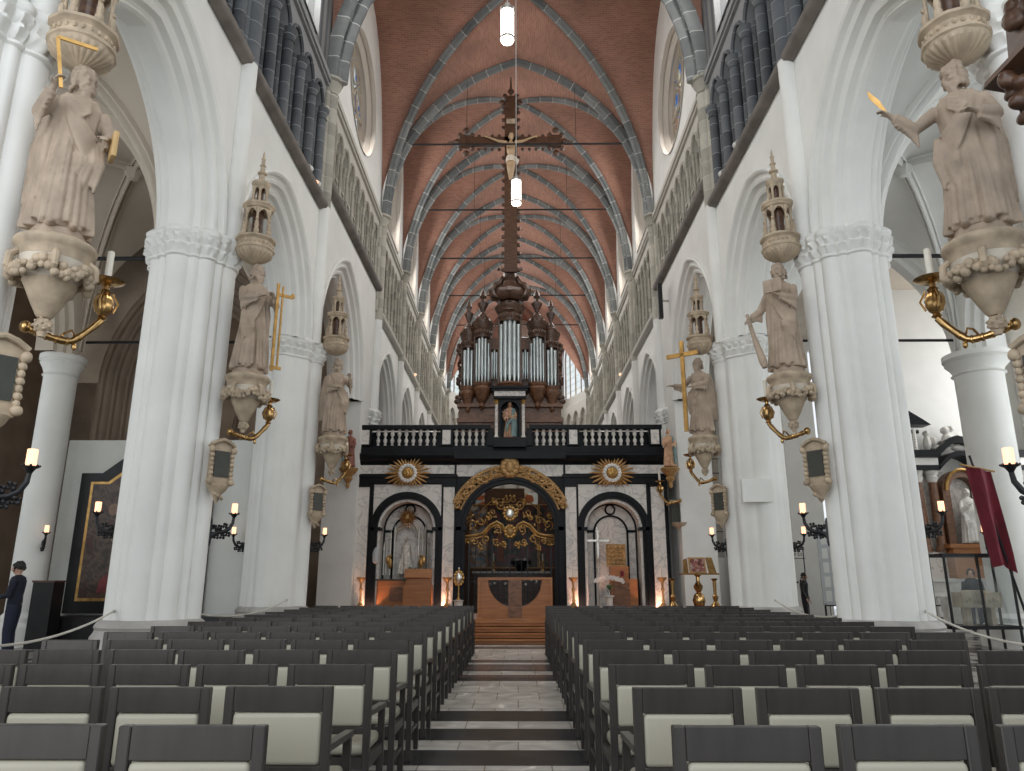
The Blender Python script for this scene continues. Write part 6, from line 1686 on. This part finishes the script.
# ------------------------------------------------------------------ right aisle and chapel
t=thing('notice_board','pale notice board with rows of sheets, behind the middle right pier','notice board',(8.75,20.6,0),math.radians(4))
PT('board','grey_board',t,lambda g:bx(g,-.62,.62,0,.05,.75,2.75),False)
for a in range(5):
    for b in range(5): PT('sheet','white_panel',t,lambda g:bx(g,-.54+.22*a,-.38+.22*a,-.01,.0,.85+.37*b,1.12+.37*b),False)
for x in(-.58,.58): PT('leg','iron',t,lambda g:bx(g,x-.02,x+.02,0,.04,0,.8),False)
t=thing('dark_platform','low black platform with rail between the middle and farthest right piers','platform',(7.6,18.6,0));PT('block','iron',t,lambda g:bx(g,-.3,2.4,-.3,.5,0,.55),False)
for k in range(14): PT('railing_bar','iron',t,lambda g:cyl(g,(-.2+.18*k,-.25,.55),(-.2+.18*k,-.25,.80),.01,n=5))
PT('rail','iron',t,lambda g:bx(g,-.3,2.4,-.27,-.23,.80,.83),False)
t=thing('wooden_desk','dark red-brown wooden desk before the lancet windows, right transept','desk',(8.55,24.6,0));PT('desk_body','midwood',t,lambda g:bx(g,-.35,.3,-.2,.3,0,1.3),False);PT('desk_top','darkwood',t,lambda g:bx(g,-.4,.35,-.25,.35,1.3,1.36),False)
t=thing('iron_screen','low black wrought iron screen before the lancets, right transept','screen',(8.7,25.6,0))
PT('scrollwork','iron',t,lambda g:[tube(g,spiral((-.8+.2*k,2.25),.09,1.2,k,1,12,0),.012,5) for k in range(9)]+[box(g,(0,0,2.1),(1.9,.02,.02)),box(g,(0,0,2.4),(1.9,.02,.02))]);
for x in(-.9,0,.9): PT('post','iron',t,lambda g:box(g,(x,0,1.2),(.03,.03,2.4)),False)
# glass case on black frame
t=thing('display_case','glass display case on black metal frame in the right aisle','display case',(9.55,16.2,0))
def fr_(g):
    for x in(-.68,.0,.68):
        for y in(-.3,.3):
            if x==0 and y>0: continue
            bx(g,x-.02,x+.02,y-.02,y+.02,0,1.92)
    for z in(.46,1.90):
        bx(g,-.72,.72,-.33,-.27,z-.035,z+.035);bx(g,-.72,.72,.27,.33,z-.035,z+.035);bx(g,-.72,-.66,-.3,.3,z-.035,z+.035);bx(g,.66,.72,-.3,.3,z-.035,z+.035)
    bx(g,-.7,.7,-.3,.3,.45,.48)
PT('frame','iron',t,fr_,False)
PT('glass_pane','clear',t,lambda g:bx(g,-.68,.68,-.31,-.305,.5,1.87),False)
t=thing('carved_chest','carved wooden chest inside the glass display case','chest',(9.6,16.2,.49))
PT('chest_body','tan' if False else 'canopy',t,lambda g:(lathe(g,[(.2,.40),(.30,.48),(.34,.66),(.3,.7)],4,(0,0,0)),bx(g,-.40,.40,-.2,.2,.36,.66),[ball(g,(-.32+.08*q,-.2,.5+.03*(q%2)),(.035,.03,.05),7,5) for q in range(9)]),False)
PT('chest_legs','canopy',t,lambda g:(bx(g,-.3,-.2,-.1,.1,0,.45),bx(g,.2,.3,-.1,.1,0,.45)),False)
# banner
t=thing('procession_banner','dark red banner hanging from a slanting black pole, right aisle','banner',(9.78,15.6,0))
PT('pole','iron',t,lambda g:cyl(g,(.55,0,.0),(-.22,0,3.95),.025,n=8))
def bann(g):
    n=16;vs=[]
    for j in range(n+1):
        v=j/n
        for i in range(11):
            u=i/10;x=-.38+.54*u*(1-.25*v)+.28*v;zz=3.72-1.95*v-.12*u+(.25*abs(u-.5)*-1 if v>.93 else 0)
            vs.append((x,.07*sin(u*9+v*2)-.05,zz))
    fs=[(j*11+i,j*11+i+1,(j+1)*11+i+1,(j+1)*11+i) for j in range(n) for i in range(10)]
    g.add(vs,fs)
PT('cloth','red_cloth',t,bann);PT('crossbar','gilt_wood',t,lambda g:cyl(g,(-.48,-.05,3.75),(.22,-.05,3.60),.022,n=8))
# baroque altar in the chapel
ba=thing('baroque_altar','baroque side altar in black and white marble, chapel beyond the right aisle','altar',(13.2,22.6,0))
PT('altar_table','white_stone',ba,lambda g:(bx(g,-2.6,2.6,-.6,.3,0,.25),bx(g,-2.2,2.4,-.35,.3,.25,1.35),bx(g,-2.3,2.5,-.42,.3,1.35,1.45)),False)
PT('plinth','marble',ba,lambda g:(bx(g,-2.3,2.4,-.1,.35,1.45,2.2),),False)
for x in(-1.55,-1.1,-.65,1.15,1.6,2.05):
    PT('column','midwood' if x<0 else 'midwood',ba,lambda g:lathe(g,[(.17,2.2),(.17,2.3),(.13,2.36),(.14,3.2),(.12,4.25)],16,(x,-.1,0)));PT('capital','white_stone',ba,lambda g:lathe(g,[(.12,4.25),(.17,4.4),(.14,4.45),(.2,4.6)],12,(x,-.1,0)))
PT('back_wall','marble',ba,lambda g:bx(g,-2.0,2.4,.1,.35,2.2,4.6),False)
def ent(g):
    bx(g,-2.1,-.5,-.35,.3,4.6,4.75);bx(g,-2.2,-.45,-.42,.3,4.98,5.2);bx(g,.8,2.5,-.35,.3,4.6,4.75);bx(g,.8,2.6,-.42,.3,4.98,5.2)
    n=12
    for (zz,hh) in((4.62,.14),(5.0,.22)):
        P=[(-.5+1.3*i/n,zz+.42*sin(pi*i/n)) for i in range(n+1)];P=P+[(x,z_+hh) for x,z_ in reversed(P)]
        prism(g,P,(0,-.38,0),(1,0,0),(0,0,1),(0,.6,0),1)
PT('entablature','black',ba,ent,False)
PT('frieze','white_stone',ba,lambda g:(bx(g,-2.1,-.5,-.3,.3,4.75,4.98),bx(g,.8,2.5,-.3,.3,4.75,4.98)),False)
PT('gable','black',ba,lambda g:(prism(g,[(-2.1,7.0),(-.55,7.0),(-.75,7.15),(-1.5,7.65),(-2.1,7.5)],(0,-.3,-1.0),(1,0,0),(0,0,1),(0,.5,0),1),bx(g,-2.1,-.9,-.2,.3,5.75,5.85)),False)
PT('upper_columns','white_stone',ba,lambda g:(bx(g,-2.0,-1.2,-.1,.3,5.2,5.75),[ball(g,(-1.05,-.15,5.25+.08*q),(.08,.08,.09),8,6) for q in range(8)]))
PT('gilt_foliage','gold',ba,lambda g:[ball(g,(-1.5+.1*sin(q*2),-.15,5.25+.07*q),(.07,.05,.07),8,6) for q in range(8)]+[tube(g,[(.15+.52*cos(a),-.3,4.0+.62*sin(a)) for a in[pi*q/10 for q in range(11)]],.05,6)])
PT('niche','midwood',ba,lambda g:(archring(g,.15,.40,.62,4.0,2.3,-.25,.1),),False)
PT('angel_group','white_stone',ba,lambda g:[ball(g,(x,-.1,z_),(rx,.15,rz_),10,8) for x,z_,rx,rz_ in((-.65,5.45,.11,.24),(-.65,5.76,.08,.09),(-.45,5.5,.10,.16),(.0,5.55,.20,.22),(-.05,5.85,.13,.12),(.12,5.9,.10,.10),(.65,5.42,.11,.24),(.62,5.72,.08,.09),(-.3,5.3,.22,.11),(.3,5.32,.25,.12),(.32,5.6,.10,.14))])
PT('tabernacle_box','oak',ba,lambda g:(bx(g,-.55,.85,-.5,-.1,1.45,2.3),bx(g,-.65,.95,-.55,-.1,2.3,2.42)),False)
t=thing('saint_statue','white marble saint standing in the arched niche of the side altar','statue',(13.35,22.25,2.42))
g=G();robe(g,1.6,51);drape(g,random.Random(8),.89,1);p,R=head(g,(0,-.03,1.5),.2,.1,s=.92);hair_(g,p,R,.92,30);arm(g,(-.22,0,1.38),(-.32,-.15,1.1),(-.15,-.36,1.25),.89);arm(g,(.22,0,1.38),(.32,-.15,1.1),(.1,-.36,1.1),.89);tube(g,[(0,0,1.3),(0,-.02,1.45)],[.07,.05],10);remeshed(g,'body',M['white_stone'],t,.016,1)
t=thing('communion_rail','low white marble rail in front of the side altar','rail',(12.9,21.7,0))
PT('top_rail','white_stone',t,lambda g:bx(g,-2.5,2.6,-.1,.1,.95,1.05),False);PT('base_rail','white_stone',t,lambda g:bx(g,-2.5,2.6,-.12,.12,0,.2),False)
for k in range(20): PT('baluster','white_stone',t,lambda g:lathe(g,[(.05,.2),(.03,.3),(.07,.45),(.03,.65),(.03,.75),(.06,.9),(.06,.96)],10,(-2.4+.26*k,0,0)))
t=thing('altar_plant','leafy potted plant at the left end of the side altar','plant',(11.15,21.4,1.1));PT('pot','slate',t,lambda g:lathe(g,[(.1,0),(.14,.25),(.12,.25)],14));
rnd=random.Random(3);g=G()
for k in range(40):
    a=rnd.uniform(0,6.3);L=rnd.uniform(.2,.5);g.add([(0,0,.2),(L*cos(a)*.5-.03,L*sin(a)*.5,.3+L*.7),(L*cos(a)*.5+.03,L*sin(a)*.5,.3+L*.7),(L*cos(a),L*sin(a),.25+L*.8)],[(0,1,2),(1,3,2)])
build(g,'leaves',M['leaf'],t)
g=G();lathe(g,[(.22,0),(.22,.1),(.15,.15),(.15,1.0),(.2,1.1)],14);o=build(g,'plant_stand',M['white_stone']);o.location=(11.15,21.4,0);tag(o,'white pedestal under the leafy plant, right chapel','pedestal')
# ------------------------------------------------------------------ pulpit canopy at the right edge
t=thing('pulpit','carved dark wood pulpit with figures, cut by the right edge','pulpit',(3.62,4.75,0))
def pul(g):
    rnd=random.Random(6)
    prism(g,[(-.18,4.90),(.0,4.86),(2.6,4.86),(2.6,4.98),(-.16,4.96)],(0,-.45,0),(1,0,0),(0,0,1),(0,.45,0),1)
    prism(g,[(-.0,4.96),(2.4,4.96),(2.4,5.4),(.04,5.4)],(0,-.40,0),(1,0,0),(0,0,1),(0,.36,0),1)
PT('sounding_board','darkwood',t,pul,False)
def pc(g):
    rnd=random.Random(6)
    for k in range(110):
        z_=rnd.uniform(5.3,6.3);x=rnd.uniform(-.06,.5)+.05*sin(z_*7);ball(g,(x+.04,rnd.uniform(-.35,-.1),z_),(rnd.uniform(.05,.09),.07,rnd.uniform(.05,.1)),8,6)
    for k in range(70):
        u=rnd.random();ball(g,(-.14+.55*u+rnd.uniform(-.05,.05),rnd.uniform(-.3,-.15),4.74-.6*u+rnd.uniform(-.15,.15)),(rnd.uniform(.04,.08),.06,rnd.uniform(.04,.08)),8,6)
    tube(g,[(-.05,-.2,4.8),(.02,-.25,4.6),(.12,-.25,4.4),(.3,-.2,4.2)],[.08,.1,.09,.1],10)
remeshed((lambda g:(pc(g),g)[1])(G()),'carved_foliage',M['darkwood'],t,.014,1)
PT('pulpit_post','darkwood',t,lambda g:(lathe(g,[(.5,0),(.5,.2),(.2,.35),(.16,1.2),(.3,1.5),(.16,1.7),(.16,3.3),(.22,3.5),(.2,5.0)],16,(2.05,.2,0)),))
PT('pulpit_tub','darkwood',t,lambda g:lathe(g,[(.2,1.5),(.55,1.7),(.6,1.8),(.6,2.7),(.66,2.8),(.6,2.85)],8,(2.05,.2,0)),False)
